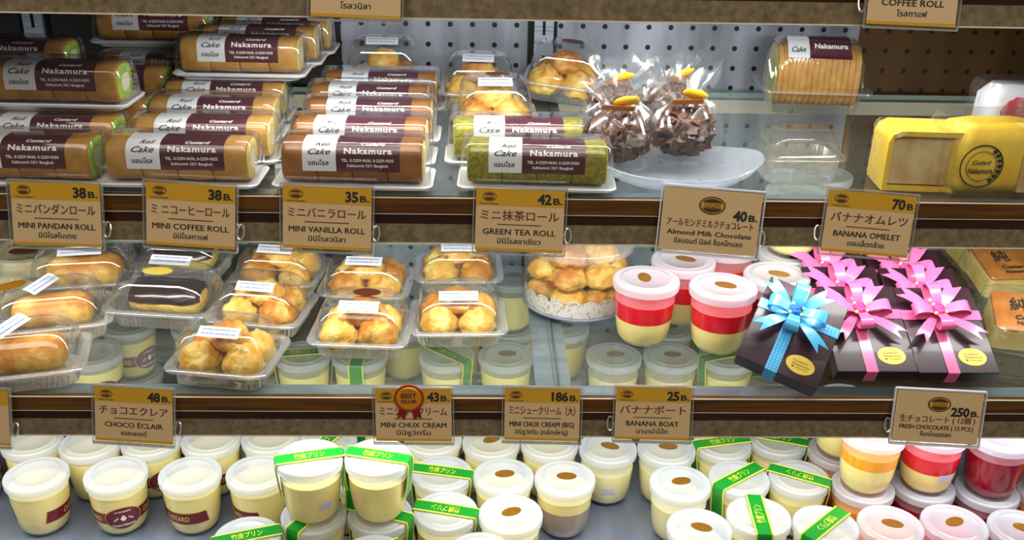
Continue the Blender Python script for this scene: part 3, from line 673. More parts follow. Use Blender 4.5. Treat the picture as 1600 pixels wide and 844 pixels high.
# ------------------------------------------------------------------ pudding cups
CUPP = [(.020, 0), (.0245, .0015), (.0285, .0075), (.0312, .020), (.0332, .038), (.0345, .058)]
def cup_r(z):
    for (r0, z0), (r1, z1) in zip(CUPP, CUPP[1:]):
        if z <= z1: return r0+(r1-r0)*(z-z0)/(z1-z0)
    return CUPP[-1][0]
def layer(g, z0, z1, n=40):
    zs = [z0]+[z for r, z in CUPP if z0+.0005 < z < z1-.0005]+[z1]
    g.lathe([(max(.001, cup_r(z)+(.00022 if .004 < z else -.0003)), max(z, .0006)) for z in zs], n)
KINDS = {  # layers (from, to, material), top: oval | green | none, band: maroon label
    'label': ([(0, .051, 'custard')], None, True), 'green': ([(0, .047, 'custard')], 'green', False), 'oval': ([(0, .049, 'custard')], 'oval', False),
    'milk': ([(0, .044, 'pudding')], 'oval', False), 'mocha': ([(0, .036, 'mocha'), (.036, .049, 'custard')], 'oval', False), 'caramel': ([(0, .006, 'caramel'), (.006, .043, 'pudding')], 'oval', False),
    'plain': ([(0, .050, 'custard')], None, False), 'red': ([(0, .027, 'custard'), (.027, .045, 'red_jelly')], 'oval', False), 'darkred': ([(0, .047, 'darkred_jelly')], 'oval', False),
    'orange': ([(0, .033, 'custard'), (.033, .046, 'orange_jelly')], 'oval', False), 'mango': ([(0, .047, 'mango')], 'oval', False)}
CZ = 1.165
def pudding_cup(kind, sticker=False):
    def build():
        lay, top, band = KINDS[kind]; e = empty('pudding_cup'); e.scale = (1, 1, CZ)
        g = G(); g.lathe(CUPP, 40, True, False); ob('cup', g, 'cup', e, angle=60)
        for z0, z1, m in lay:
            g = G(); layer(g, z0+(.0001 if z0 else 0), z1); ob('pudding' if m in ('custard', 'pudding', 'mocha', 'mango') else ('jelly_layer' if 'jelly' in m else 'sauce_layer'), g, m, e, angle=50)
        g = G(); g.lathe([(.0350, .0564), (.0372, .0570), (.0376, .0632), (.0368, .0650), (.0345, .0655), (.0330, .0648), (.0282, .0650), (.0276, .0655), (.0268, .0655), (.0262, .0650), (.001, .0652)], 48, False, True); ob('lid', g, 'lid', e, angle=60)
        if top == 'oval':
            g = G(); g.lathe([(.0122, 0), (.0122, .0004)], 32); o = ob('oval_sticker', g, 'oval', e); o.scale = (1, .60, 1); o.location = (.002, .002, .0654)
        if top == 'green':
            w = .0175; path = [(-.0345, 0, .026), (-.0368, 0, .045), (-.0385, 0, .058), (-.0385, 0, .0645), (-.0372, 0, .0668), (-.02, 0, .0670), (0, 0, .0670), (.02, 0, .0670), (.0372, 0, .0668), (.0385, 0, .0645), (.0385, 0, .058), (.0368, 0, .045), (.0345, 0, .026)]
            g = G(); g.strip(path, (0, 1, 0), w, .0005); g.m = 1
            for s in (-1, 1):
                g.strip([(x*1.003, s*(w/2+.0003), z+.0001) for x, y, z in path], (0, 1, 0), .0016, .0007)
            bd = ob('green_band', g, ['green', 'yellow'], e, angle=50)
            g = G(); g.text('竹焼プリン', 0, 0, .0080, lambda u, v: (u, v, .0674), w=.034, bold=.0); ob('lettering', g, 'ink_yellow', bd, flat=True, recalc=False)
        if band:
            def P(a, z, off): r = cup_r(z)+off; return (r*sin(a), -r*cos(a), z)
            g = G(); N = 40; z0, z1 = .0190, .0345; A = 2.55
            for m, inset, off in ((1, 0, .0005), (0, .0008, .0008)):
                g.m = m; i = []; j = []
                for k in range(N+1):
                    t = -1+2*k/N; i.append(P(t*(A-.03*(m == 0))+.0, z0+inset, off)); j.append(P(t*(A-.03*(m == 0))*.955, z1-inset, off))
                i = g.add(i); j = g.add(j); g.bridge(i, j, False)
            lb = ob('label_band', g, [M['cup_maroon'], 'ink_gold'], e, recalc=False)
            g = G(); K = 36
            for m, rx, rz_, off in ((1, .0215, .0145, .0011), (0, .0206, .0137, .0014)):
                g.m = m; rings = [[P(f*rx*cos(2*pi*k/K)/.0325, .0268+f*rz_*sin(2*pi*k/K), off) for k in range(K)] for f in (1, .66, .33, .02)]
                R = [g.add(r) for r in rings]
                for a, b in zip(R, R[1:]): g.bridge(a, b)
                g.face(R[-1])
            bg = ob('oval_badge', g, [M['cup_maroon'], 'ink_gold'], e, recalc=False)
            T = lambda u, v: P(u/.0325, .0268+v, .0018)
            g = G(); g.text('LA PATISSERIE', 0, .0092, .0021, T, w=.018, bold=.02); g.text('Custard Nakamura', 0, -.0082, .0032, T, w=.027, bold=.03)
            for s in (-1, 1):
                for q in range(3): g.text('❧' if False else '✿', s*(.0065+.0018*q), .001-.0012*q, .0022, T)
            g.text('♣', 0, .0008, .005, T); ob('lettering', g, 'ink_white', bg, flat=True, recalc=False)
            g = G(); T2 = lambda u, v: P(u/.0325, .0268+v, .0012)
            for c in (-.042, .042): g.text('CUSTARD', c, 0, .0062, T2, w=.033, bold=.02)
            ob('lettering', g, 'ink_gold', lb, flat=True, recalc=False)
        if sticker:
            g = G(); N = 8
            P = lambda a, z, off: ((cup_r(z)+off)*sin(a), -(cup_r(z)+off)*cos(a), z)
            i = g.add([P(.15+.55*k/N, .021, .0009) for k in range(N+1)]); j = g.add([P(.15+.55*k/N, .0285, .0009) for k in range(N+1)]); g.bridge(i, j, False)
            st = ob('date_sticker', g, 'tag_lilac', e, recalc=False)
            g = G(); bars(g, .0135, .02475, .014, .006, 2, lambda x, y: P(x/.0325, y, .0013), kind); ob('lettering', g, 'ink_blue', st, flat=True, recalc=False)
        return e
    return inst('cup_%s_%d' % (kind, sticker), build)
M['cup_maroon'] = pm('cup_label_maroon', (112, 20, 26), .4)
CUPH = .0662*CZ
def lid_at(px, py, base):        # base height of a cup whose lid centre shows at this pixel
    return on(px, py-3, base+.0655*CZ)
PILES = []
def cup(kind, px, py, base, rz, label, group, sticker=False, rx=0, ry=0, s=1.0):
    x, y = lid_at(px, py, base); o = put(pudding_cup(kind, sticker), (x, y, base+.0003), R_(rz), rx, ry, label, 'pudding cup', group, (s, s, s*CZ)); PILES.append([base, [o]]); return o
D = DECK
gl = 'custard cups with maroon labels'
cup('label', 56, 743, D, 172, 'custard cup with maroon label, leftmost in the front row', gl)
cup('label', 185, 738, D, 24, 'custard cup showing the full oval maroon badge', gl)
cup('label', 299, 738, D, -97, 'custard cup whose maroon band reads CUSTARD, front row', gl)
cup('label', 402, 737, D, -130, 'custard cup right before the green banded stack, plain back of band', gl)
cup('label', 50, 692, D, 160, 'second row custard cup at far left under the rail', gl)
cup('label', 142, 692, D, 180, 'second row custard cup behind and left of the oval badge cup', gl)
cup('label', 237, 693, D, 40, 'second row custard cup half hidden under the CHOCO ÉCLAIR tag', gl)
cup('label', 329, 691, D, 120, 'second row custard cup right of the CHOCO ÉCLAIR tag', gl)
cup('label', 412, 689, D, 120, 'second row custard cup behind the tall green stack, left side', gl)
cup('label', -30, 700, D, 150, 'custard cup cut by the left edge', gl)
gg = 'pudding cups with green paper bands'
SH = D+CUPH
def stack(kind_top, px, py, kind_low, rz_t, rz_l, lt, ll, grp, st=False, sl=False, dx=0, dy=0):
    x, y = lid_at(px, py, D)        # px, py: lid of the lower cup
    a = put(pudding_cup(kind_low, sl), (x+dx, y+dy, D+.0003), R_(rz_l), label=ll, cat='pudding cup', group=grp)
    b = put(pudding_cup(kind_top, st), (x, y, SH+.0012), R_(rz_t), label=lt, cat='pudding cup', group=grp); PILES.append([D, [a, b]])
stack('green', 490, 806, 'green', 14, 60, 'green banded cup on top of the left stack, lilac date sticker', 'lower green banded cup of the left stack', gg, True)
stack('green', 598, 808, 'green', -14, -20, 'green banded cup on top of the right stack, beside the BEST SELLER tag', 'lower green banded cup of the right stack', gg, False)
cup('green', 386, 842, D, 18, 'green banded cup at the bottom edge, left of the stacks', gg)
cup('green', 583, 868, D, 35, 'green banded cup at the bottom edge, between the two stacks', gg)
cup('green', 697, 738, D, -12, 'green banded cup right of the right stack, rear one', gg)
cup('green', 692, 799, D, 166, 'green banded cup right of the right stack, front one, lettering upside down', gg)
cup('plain', 697, 692, D, 0, 'plain cream cup under the right corner of the BEST SELLER tag', 'plain pudding cups')
cup('green', 540, 742, D, -70, 'green banded cup in the gap between the two stacks', gg)
cup('green', 492, 690, D, 60, 'green banded cup under the rail behind the left stack', gg)
cup('plain', 750, 868, D, 0, 'plain lid cup at the bottom edge, below the oval sticker cups', 'plain pudding cups')
go = 'pudding cups with gold oval stickers'
cup('oval', 774, 693, D, 30, 'cream cup left of the MINI CHUX CREAM (BIG) tag, brown oval half hidden', go)
cup('oval', 785, 745, D, 8, 'cream cup with a torn brown oval sticker, middle row', go)
cup('oval', 797, 803, D, 25, 'cream cup with a tilted gold oval, front row', go)
cup('plain', 866, 695, D, 0, 'cream cup right under the MINI CHUX CREAM (BIG) tag', 'plain pudding cups')
cup('mocha', 878, 748, D, -2, 'two layer cup of cream over brown mocha pudding', go)
cup('caramel', 952, 699, D, -25, 'pale pudding cup with caramel base and lilac sticker', go, True)
cup('milk', 1042, 701, D, -4, 'milk pudding cup under the BANANA BOAT tag', go)
cup('milk', 1068, 754, D, 12, 'milk pudding cup with gold oval standing by the empty deck, middle', go)
cup('milk', 1093, 828, D, -20, 'milk pudding cup at the bottom edge, gold oval sticker', go)
cup('green', 1130, 699, D, 12, 'green banded cup right of the BANANA BOAT tag', gg)
cup('green', 1159, 746, D, 36, 'green banded cup with the white mark at its band foot', gg)
cup('green', 1189, 808, D, 86, 'green banded cup with its band running straight towards the viewer', gg)
cup('green', 1216, 699, D, -18, 'green banded cup at the rail, band sloping down to the right', gg)
cup('green', 1252, 746, D, 152, 'green banded cup before the orange stack, lettering reversed', gg)
cup('green', 1295, 822, D, 222, 'green banded cup at the bottom edge, before the orange lid', gg)
gf = 'fruit jelly cups on the bottom deck'
stack('orange', 1346, 759, 'mango', 0, 0, 'cream cup with an orange jelly layer, on top of its stack', 'orange pudding cup carrying the orange layered cup', gf)
stack('red', 1443, 764, 'darkred', -10, 0, 'cream cup with a red jelly layer under the FRESH CHOCOLATE tag', 'dark red cup carrying the red layered cup', gf, True)
stack('darkred', 1538, 767, 'darkred', 0, 0, 'dark red jelly cup on top of its stack', 'dark red jelly cup at the bottom of its stack', gf)
stack('mango', 1634, 772, 'mango', 0, 0, 'orange cup cut by the right edge, upper', 'orange cup cut by the right edge, lower', gf)
stack('plain', 1283, 708, 'mango', 0, 0, 'cream cup on the stack behind the orange layered cup', 'orange tinted cup beneath, at the rail', gf)
cup('mango', 1388, 814, D, -18, 'front cup with peach tinted lid and narrow gold oval', gf)
cup('red', 1487, 817, D, 25, 'front cup with pink tinted lid and round gold sticker', gf)
cup('darkred', 1588, 828, D, -28, 'front cup with lavender tinted lid at the right edge', gf)
# rear rows, seen through the glass shelf
rng = random.Random(11); grp = 'cups in the dim back rows below the glass shelf'
def back(px, kind, y, n, rz):
    x = xat(px, y, D+.066*n); pile = []; PILES.append([D, pile])
    for k in range(n):
        o = put(pudding_cup(kind), (x, y, D+.0003+k*(CUPH+.0012)), R_(rz), label='pudding cup in the dim back rows seen through the glass shelf', cat='pudding cup', group=grp); pile.append(o)
for px, kind, n, rz in ((40, 'label', 2, 0), (118, 'label', 2, 0), (200, 'label', 2, 60), (312, 'label', 2, 200), (400, 'plain', 2, 0), (640, 'green', 2, 24), (725, 'green', 2, 10), (795, 'oval', 3, 0), (862, 'oval', 2, 0), (1046, 'milk', 2, 0), (1120, 'green', 2, 20), (1200, 'green', 1, 0)):
    back(px, kind, .382, n, rz)
for px, kind, n, rz in ((150, 'label', 2, 30), (258, 'label', 1, 0), (478, 'green', 2, 10), (560, 'green', 2, 88), (698, 'green', 2, -42), (790, 'oval', 2, 0), (958, 'milk', 2, 0), (1048, 'milk', 2, 0), (1132, 'green', 2, 20)):
    back(px, kind, .298, n, rz)

# fruit cups on the middle shelf
gm = 'red jelly cups on the middle shelf'
cup('red', 1018, 434, S2, 90, 'red layered cup nearest the round drum, round gold sticker', gm, True)
cup('red', 1131, 449, S2, -25, 'red layered cup beside the blue ribbon box', gm)
cup('red', 1076, 407, S2, -30, 'red layered cup behind, lid just below the Almond Milk Chocolate tag', gm)
cup('red', 1160, 394, S2, 0, 'red layered cup furthest back, mostly behind the Almond Milk Chocolate tag', gm)
cup('darkred', 1211, 428, S2, -25, 'cup with pale lid and brown oval behind the blue ribbon box', gm)
for px, y, n, lab in ((1284, .275, 2, 'white lidded cup seen through the upper glass shelf under the banana omelets'), (1208, .215, 2, 'white lidded cup seen through the upper glass, left of the other')):
    x = xat(px, y, S2+.154); pile = []; PILES.append([S2, pile])
    for k in range(n):
        o = put(pudding_cup('plain'), (x, y, S2+.0003+k*(CUPH+.0012)), 0, label=lab if k else lab.replace('white lidded cup', 'cup supporting the white lidded cup'), cat='pudding cup', group=gm); pile.append(o)

# cups that stand on the same surface touch but never run into one another
for it in range(60):
    for i, (b0, p0) in enumerate(PILES):
        for b1, p1 in PILES[i+1:]:
            if b0 != b1: continue
            dx = p1[0].location.x-p0[0].location.x; dy = p1[0].location.y-p0[0].location.y; dd = math.hypot(dx, dy) or 1e-6
            if dd < .0757:
                k = (.0757-dd)/dd*.5
                for o in p0: o.location.x -= dx*k; o.location.y -= dy*k
                for o in p1: o.location.x += dx*k; o.location.y += dy*k
    for b0, p0 in PILES:
        for o in p0: o.location.y = min(o.location.y, WALLY-.039)

# ------------------------------------------------------------------ gift boxes of chocolate
def bow(e, mat, rose, z):
    g = G()
    for a, L, w in ((148, .046, .014), (52, .044, .015), (-42, .054, .013), (-128, .050, .013)):
        a = R_(a); d = Vector((cos(a), sin(a), 0)); s = Vector((-sin(a), cos(a), 0)); b = len(g.v)
        top = lambda t: z+.002+.010*sin(min(1, t)*pi*.6)
        L1 = []
        for t in (0.05, .3, .55, .8): L1.append((d*L*t, w*(.35+.65*min(1, t*1.6)), top(t)))
        R = []
        for p, ww, zz in L1: R.append(g.add([p-s*ww/2+Vector((0, 0, zz)), p+Vector((0, 0, zz)), p+s*ww/2+Vector((0, 0, zz)), p+s*ww/2+Vector((0, 0, zz+.0005)), p+Vector((0, 0, zz+.0005)), p-s*ww/2+Vector((0, 0, zz+.0005))]))
        zz = top(1.1); R.append(g.add([d*L-s*w/2+Vector((0, 0, zz)), d*L*.82+Vector((0, 0, zz)), d*L+s*w/2+Vector((0, 0, zz)), d*L+s*w/2+Vector((0, 0, zz+.0005)), d*L*.82+Vector((0, 0, zz+.0005)), d*L-s*w/2+Vector((0, 0, zz+.0005))]))
        for p, q in zip(R, R[1:]): g.bridge(p, q)
        g.face(R[-1])
    ob('bow_tails', g, mat, e, angle=50)
    for a, L, hgt in ((95, .031, .017), (2, .032, .015), (184, .028, .014), (-86, .026, .015)):
        a = R_(a); d = Vector((cos(a), sin(a), 0)); s = Vector((-sin(a), cos(a), 0)); pts = []
        for k in range(15):
            t = 2*pi*k/14; r = (1-cos(t))/2; pts.append(d*(L*r+.001)+Vector((0, 0, z+.004+hgt*.5*(1-.55*sin(t)*-1)*r+.0025*(1 if k > 7 else 0)+hgt*.42*sin(t))))
        pts = [Vector((p.x, p.y, max(p.z, z+.001))) for p in pts]
        g = G(); g.strip(pts, s, [.0155*(.55+.45*((1-cos(2*pi*k/14))/2)) for k in range(15)], .0006); ob('bow_loop', g, mat, e, angle=60)
    g = G()
    for k in range(7): g.blob((.0038*cos(k*.9)*(k > 0), .0038*sin(k*.9)*(k > 0), z+.012+.0012*(k == 0)), (.0036, .0036, .003), 10, .3, 4, k)
    ob('bow_rose', g, rose, e)
    g = G()
    for k in range(4): g.blob((.0075*cos(k*1.7+.6), .0075*sin(k*1.7+.6), z+.0115), (.0022, .0022, .0022), 8, 0, 1, k)
    ob('bead', g, 'bead', e)
BW, BL, BT = .086, .112, .018
def gift(mat):
    def build():
        e = empty('gift_box'); 
        g = G(); g.loft([rr(BW-.003, BL-.003, .001, 0), rr(BW-.003, BL-.003, .001, BT*.5)]); ob('box_base', g, 'box', e, angle=30)
        g = G(); g.loft([rr(BW, BL, .0012, BT*.30, 3), rr(BW, BL, .0012, BT-.0006, 3), rr(BW-.0012, BL-.0012, .0008, BT, 3)]); ob('box_lid', g, 'box', e, angle=30)
        bxp, byp = -.006, .018
        g = G(); w = .0125; h = BT+.0005
        g.strip([(bxp, -BL/2-.0006, .001), (bxp, -BL/2-.0006, h), (bxp, BL/2+.0006, h), (bxp, BL/2+.0006, .001)], (1, 0, 0), w, .0005); g.strip([(-BW/2-.0006, byp, .001), (-BW/2-.0006, byp, h), (BW/2+.0006, byp, h), (BW/2+.0006, byp, .001)], (0, 1, 0), w, .0005)
        ob('ribbon', g, mat, e, angle=30)
        bw = empty('bow'); bw.parent = e; bw.location = (bxp, byp, 0); bow(bw, 'pink' if mat == 'pink' else 'blue_plain', 'rose' if mat == 'pink' else 'blue_rose', BT+.0005)
        g = G(); g.lathe([(.0130, 0), (.0130, .0004)], 36); o = ob('seal_sticker', g, 'seal', e); o.scale = (1.15, .85, 1); o.location = (.019, -.036, BT)
        g = G(); T = lambda u, v: (u, v, .0007); g.text('Custard', -.001, .0042, .0030, T, w=.013, bold=.0, shear=.3); g.text('Nakamura', 0, -.0005, .0030, T, w=.016, shear=.3); g.text('●', -.006, -.005, .002, T); g.text('Chocolate', .002, -.005, .0022, T, w=.011)
        ob('lettering', g, 'ink_brown', o, flat=True, recalc=False)
        return e
    return inst('gift_'+mat, build)
TAU = R_(28)
def gift_at(mat, px, y0, z0, label, rz=0., tau=TAU):
    """front lower edge of the box at depth y0, height z0"""
    c = Vector((0, BL/2*cos(tau)+0, BL/2*sin(tau))); x = xat(px, y0+c.y, z0+c.z+.016)
    rot = (Matrix.Rotation(rz, 3, 'Z') @ Matrix.Rotation(tau, 3, 'X')) if rz == 0 else (Matrix.Rotation(tau, 3, 'X') @ Matrix.Rotation(rz, 3, 'Z'))
    return put(gift(mat), (x, y0+c.y, z0+c.z), label=label, cat='gift box', group='ribboned chocolate gift boxes'), rot
names = [['frontmost of the right column', 'second of the right column', 'third of the right column', 'last of the right column, mostly behind the tag'], ['frontmost of the left column, behind the blue one', 'second of the left column', 'third of the left column', 'last of the left column, at the rail']]
for c, pxs in enumerate(((1472, 1446, 1420, 1398), (1349, 1322, 1298, 1275))):
    for k in range(4):
        o, rot = gift_at('pink', pxs[k], .019+.0465*k+(.002 if c else 0), S2+.0085*1+.0035*k, 'dark chocolate gift box with pink bow, '+names[c][k]); o.rotation_euler = rot.to_euler()
o, rot = gift_at('blue', 1236, -.012, S2+.020, 'dark gift box with blue dotted ribbon and bow', R_(-28), R_(31)); o.rotation_euler = rot.to_euler()

# ------------------------------------------------------------------ frosted bowl with bagged almond chocolates
def bowl():
    x, y = xat(1054, .050, S1+.01), .054; z = S1+.0004
    e = empty('frosted_bowl', (x, y, z), R_(-10), 'frosted white boat-shaped dish holding bagged chocolates', 'bowl')
    g = G(); n = 48
    def ring(f, zz, lift):
        out = []
        for k in range(n):
            a = 2*pi*k/n; c, s = cos(a), sin(a); q = 2.5
            rx, ry = .078*f, .062*f; px = rx*math.copysign(abs(c)**(2/q), c); py = ry*math.copysign(abs(s)**(2/q), s)
            out.append((px*(1+.10*lift*abs(c)**4), py, zz+lift*.010*abs(c)**3))
        return out
    g.loft([ring(.50, 0, 0), ring(.60, .001, 0), ring(.80, .007, .2), ring(.94, .014, .6), ring(1.0, .020, 1.0), ring(.985, .0205, 1.0), ring(.92, .0150, .6), ring(.78, .0090, .2), ring(.58, .003, 0), ring(.03, .002, 0)], True, True)
    ob('bowl_shell', g, 'bowl', e, angle=60)
    return x, y, z
BX, BY, BZ = bowl()
def choc_bag(px, py, y, label, seed, s=1.0, rz=0):
    x, z = at_y(px, py, y); z = max(z, S1+.030*s)
    e = empty('chocolate_bag', (x, y, z), rz, label, 'chocolate bag', 'bagged almond chocolates in the bowl'); e.scale = (s, s, s)
    g = G(); g.blob((0, 0, .0), (.029, .024, .021), 44, .45, 3.5, seed)
    rng = random.Random(seed)
    for k in range(110):
        d = Vector((rng.gauss(0, 1), rng.gauss(0, 1), rng.gauss(0, .8))).normalized(); p = Vector((d.x*.029, d.y*.024, d.z*.0215)); t = d.cross(Vector((rng.gauss(0, 1), rng.gauss(0, 1), rng.gauss(0, 1)))).normalized()*rng.uniform(.004, .008)
        g.tube([p-t, p-t*.4+d*.001, p+t*.4+d*.001, p+t], [.0010, .0024, .0025, .0010], 6)
    ob('almond_cluster', g, 'almond_choc', e, angle=60)
    g = G(); rings = []; n = 64
    prof_ = ((-.026, .014, .012), (-.025, .030, .024), (-.020, .035, .028), (-.010, .037, .030), (.000, .036, .029), (.008, .034, .026), (.016, .031, .021), (.022, .027, .016), (.027, .020, .010), (.030, .016, .008), (.034, .020, .009), (.040, .027, .008), (.046, .032, .006), (.052, .034, .004))
    for j, (zz, r, ry) in enumerate(prof_):
        ring = []
        for k in range(n):
            a = 2*pi*k/n; up = max(0, (zz+.01)/.06)
            q = 1.08+(.14+.35*up)*noise.noise(Vector((cos(a)*3+seed*9, sin(a)*3, zz*25)))+(.02+.10*up)*noise.noise(Vector((cos(a)*9, sin(a)*9, seed+zz*18)))
            ring.append((cos(a)*r*q, sin(a)*ry*q+zz*.2, zz+(.002+.012*up)*noise.noise(Vector((cos(a)*3, sin(a)*3, seed+5)))))
        rings.append(ring)
    g.loft(rings, True, False); ob('cellophane_bag', g, 'film', e, angle=14)
    g = G(); g.blob((0, 0, 0), (.0125, .0022, .0048), 14, .15, 2, seed); o = ob('yellow_label', g, 'label_yellow', e); o.location = (.007, -.010, .036); o.rotation_euler = (.3, .25 if seed % 2 else -.2, 0)
    g = G(); g.loft([rr(.030, .004, .002, .0275, 3, 0, -.012), rr(.030, .004, .002, .0315, 3, 0, -.012)]); ob('twist_tie', g, 'tie_brown', e)
    return e
M['label_yellow'] = pm('yellow_label', (226, 170, 36), .4)
M['tie_brown'] = pm('brown_tie', (110, 66, 20), .4)
choc_bag(1050, 160, .172, 'bagged chocolate cluster at the back right of the bowl, yellow label', 8, .95, .3)
choc_bag(962, 165, .165, 'bagged chocolate cluster at the back left of the bowl', 6, .95, -.2)
choc_bag(965, 212, .084, 'bagged almond chocolate cluster at the front left of the bowl', 2, 1.08, -.2)
choc_bag(1064, 202, .090, 'bagged almond chocolate cluster at the front right of the bowl', 3, 1.08, .15)

# ------------------------------------------------------------------ large coffee roll in a fluted clear box
def big_roll():
    y = .345; x = xat(1268, y, S1+.03); e = empty('large_roll_box', (x, y, S1+.0005), R_(-5), 'large clear fluted box holding a sliced coffee roll, at the back wall', 'roll box')
    g = G(); n = 36; rings = []; yy = lambda t, r: (-(.036+r)*math.copysign(abs(cos(t))**.8, cos(t)), .044+(.038+r)*math.copysign(abs(sin(t))**.8, sin(t)))
    for k in range(14):
        a = -.050+.100*k/14
        for d, r in ((.0002, -.0018), (.0015, 0), (.0056, .0002), (.0069, -.0018)): rings.append([(a+d, *yy(2*pi*i/n, r)) for i in range(n)])
    g.loft(rings, False, False); r = ob('sliced_roll', g, 'crust', e, angle=60)
    g = G()
    for s in (-1, 1):
        R = [g.add([(s*(.0500+dx), yy(2*pi*i/n, 0)[0]*k, .044+(yy(2*pi*i/n, 0)[1]-.044)*k) for i in range(n)]) for k, dx in ((.93, 0), (.5, .001), (.45, .001), (.02, .001))]
        g.m = 0; g.bridge(R[0], R[1]); g.m = 1; g.bridge(R[1], R[2]); g.bridge(R[2], R[3])
    ob('sponge_end', g, ['sponge', 'pandan'], r, angle=60)
    w, d, hb = .112, .078, .028; per = 72
    g = G(); g.loft([rr(w-.02, d-.014, .008, 0), rr(w-.012, d-.008, .008, .001)], True, False); g.loft([rr(w-.012, d-.008, .008, .001, flute=.002, per=per), rr(w, d, .010, hb, flute=.002, per=per)], False, False); ob('base_tray', g, 'plastic', e, angle=50)
    g = G(); g.loft([rr(w, d, .01, hb), rr(w+.022, d+.014, .012, hb), rr(w+.022, d+.014, .012, hb+.0025), rr(w+.001, d+.001, .01, hb+.0028)], False, False); ob('flange', g, M['plastic_edge2'], e, angle=50)
    g = G(); g.loft([rr(w, d, .01, hb+.002, flute=.0018, per=per), rr(w-.004, d-.006, .012, .062, flute=.0018, per=per), rr(w-.012, d-.022, .014, .082, flute=.0012, per=per)], False, False); g.loft([rr(w-.012, d-.022, .014, .082), rr(w-.022, d-.036, .01, .0875), rr(w-.05, d-.06, .006, .0885)], False, True); ob('lid', g, 'plastic', e, angle=50)
    F = lambda u, v: (u, -.0105-.020*max(0, (.010-v)/.020)*1.0 if v < .010 else -.0105+(v-.010), .0895-.0155*max(0, (.010-v)/.02)**1.4)
    for nm, x0, x1, m in (('label_panel', -.040, -.014, 'paper'), ('label_band', -.014, .036, 'maroon')):
        g = G(); i = [g.add([F(x0, v), F(x1, v)]) for v in (-.014, -.008, -.002, .004, .010, .022)]
        for a, b in zip(i, i[1:]): g.face((a[0], a[1], b[1], b[0]))
        lb = ob(nm, g, m, e, recalc=False); g = G(); T = lambda u, v: (F(u, v)[0], F(u, v)[1]-.0004, F(u, v)[2]+.0005)
        if nm == 'label_panel': g.text('Cake', -.027, -.006, .0055, T, w=.017, shear=.45, bold=.012)
        else: g.text('Nakamura', .012, -.002, .0052, T, w=.040, bold=.035)
        ob('lettering', g, 'ink_black' if nm == 'label_panel' else 'ink_white', lb, flat=True, recalc=False)
big_roll()
# clear fluted container standing on the cup stack below
x = xat(1238, .33, S2+.15); b = clamshell('void', .094, .080, .030, .030, 0, False)

# ------------------------------------------------------------------ banana omelets in film
def wrapped(name, shape_fn, film_rings, label, cat, loc, rz, group, rx=0.):
    e = empty(name, loc, rz, label, cat, group); e.rotation_euler = (rx, 0, rz); shape_fn(e)
    g = G(); g.loft(film_rings, True, True); ob('film_wrapper', g, 'film', e, angle=24); return e
def crumple(w, d, h, seed, amp=.006, nz=16, n=84, top=1.0):
    """crinkled film pulled round a block: creases as real ridges"""
    rings = []
    for j in range(nz+1):
        t = j/nz; ring = []; b = min(1, 8*min(t, 1-t)); kk = (.93+.07*b**.5)*(1+(top-1)*t)
        for k in range(n):
            a = 2*pi*k/n; c, s = cos(a), sin(a); q = 5; f = (abs(c)**q+abs(s)**q)**(-1/q)
            v = Vector((c*2.4+seed*3, s*2.4, t*2.6)); rd = 1-2*abs(noise.noise(v*1.7))+.5*(1-2*abs(noise.noise(v*3.9+Vector((9, 1, 4)))))
            dd = amp*.34*rd
            ring.append((c*f*(w/2+dd)*kk, s*f*(d/2+dd)*kk, t*h+amp*.5*noise.noise(v*2)*(0 < j < nz)))
        rings.append(ring)
    return rings
def omelet(w, h, d, stamp=False, face=True):
    def f(e):
        g = G(); n = 20
        # folded sponge: thick outer layer round an open front face
        out = [(-w/2, 0), (-w/2, h*.80), (-w*.46, h*.93), (-w*.36, h), (w*.36, h), (w*.46, h*.93), (w/2, h*.80), (w/2, 0)]
        t = .005; inn = [(-w/2+t, .004), (-w/2+t, h*.78), (-w*.435, h*.88), (-w*.34, h-t), (w*.34, h-t), (w*.435, h*.88), (w/2-t, h*.78), (w/2-t, .004)]
        a = g.add([(x, -d/2, z) for x, z in out]); b = g.add([(x, d/2, z) for x, z in out]); c = g.add([(x, -d/2, z) for x, z in inn]); k = g.add([(x, d/2-.01, z) for x, z in inn])
        g.bridge(a, b); g.face(b); g.bridge(a, c); g.bridge(c, k); sp = ob('sponge_fold', g, 'omelet', e, angle=50)
        g = G(); g.loft([[(x*.99, -d/2+.004+.0022*noise.noise(Vector((x*60, z*60, 1))), z*.985+.002) for x, z in inn], [(x, d/2-.012, z) for x, z in inn]]); ob('cream_face', g, 'omelet_cut', e, angle=40)
        if stamp:
            cx, cz = -w*.28, h*.46; N = 40; g = G()
            for r0, r1 in ((.0235, .0222), (.0170, .0163)):
                i = g.add([(cx+r0*cos(2*pi*q/N), -d/2-.0008, cz+r0*sin(2*pi*q/N)) for q in range(N)]); j = g.add([(cx+r1*cos(2*pi*q/N), -d/2-.0008, cz+r1*sin(2*pi*q/N)) for q in range(N)]); g.bridge(i, j)
            T = lambda u, v: (cx+u, -d/2-.0008, cz+v); g.text('Custard', 0, .0035, .0045, T, w=.020, bold=.01, shear=.2); g.text('Nakamura', 0, -.0045, .0050, T, w=.027, bold=.02)
            for q in range(7): g.text('♥', .0196*cos(-.9+.3*q), .0196*sin(-.9+.3*q), .003, T)
            ob('stamp', g, 'ink_black', e, flat=True, recalc=False)
    return f
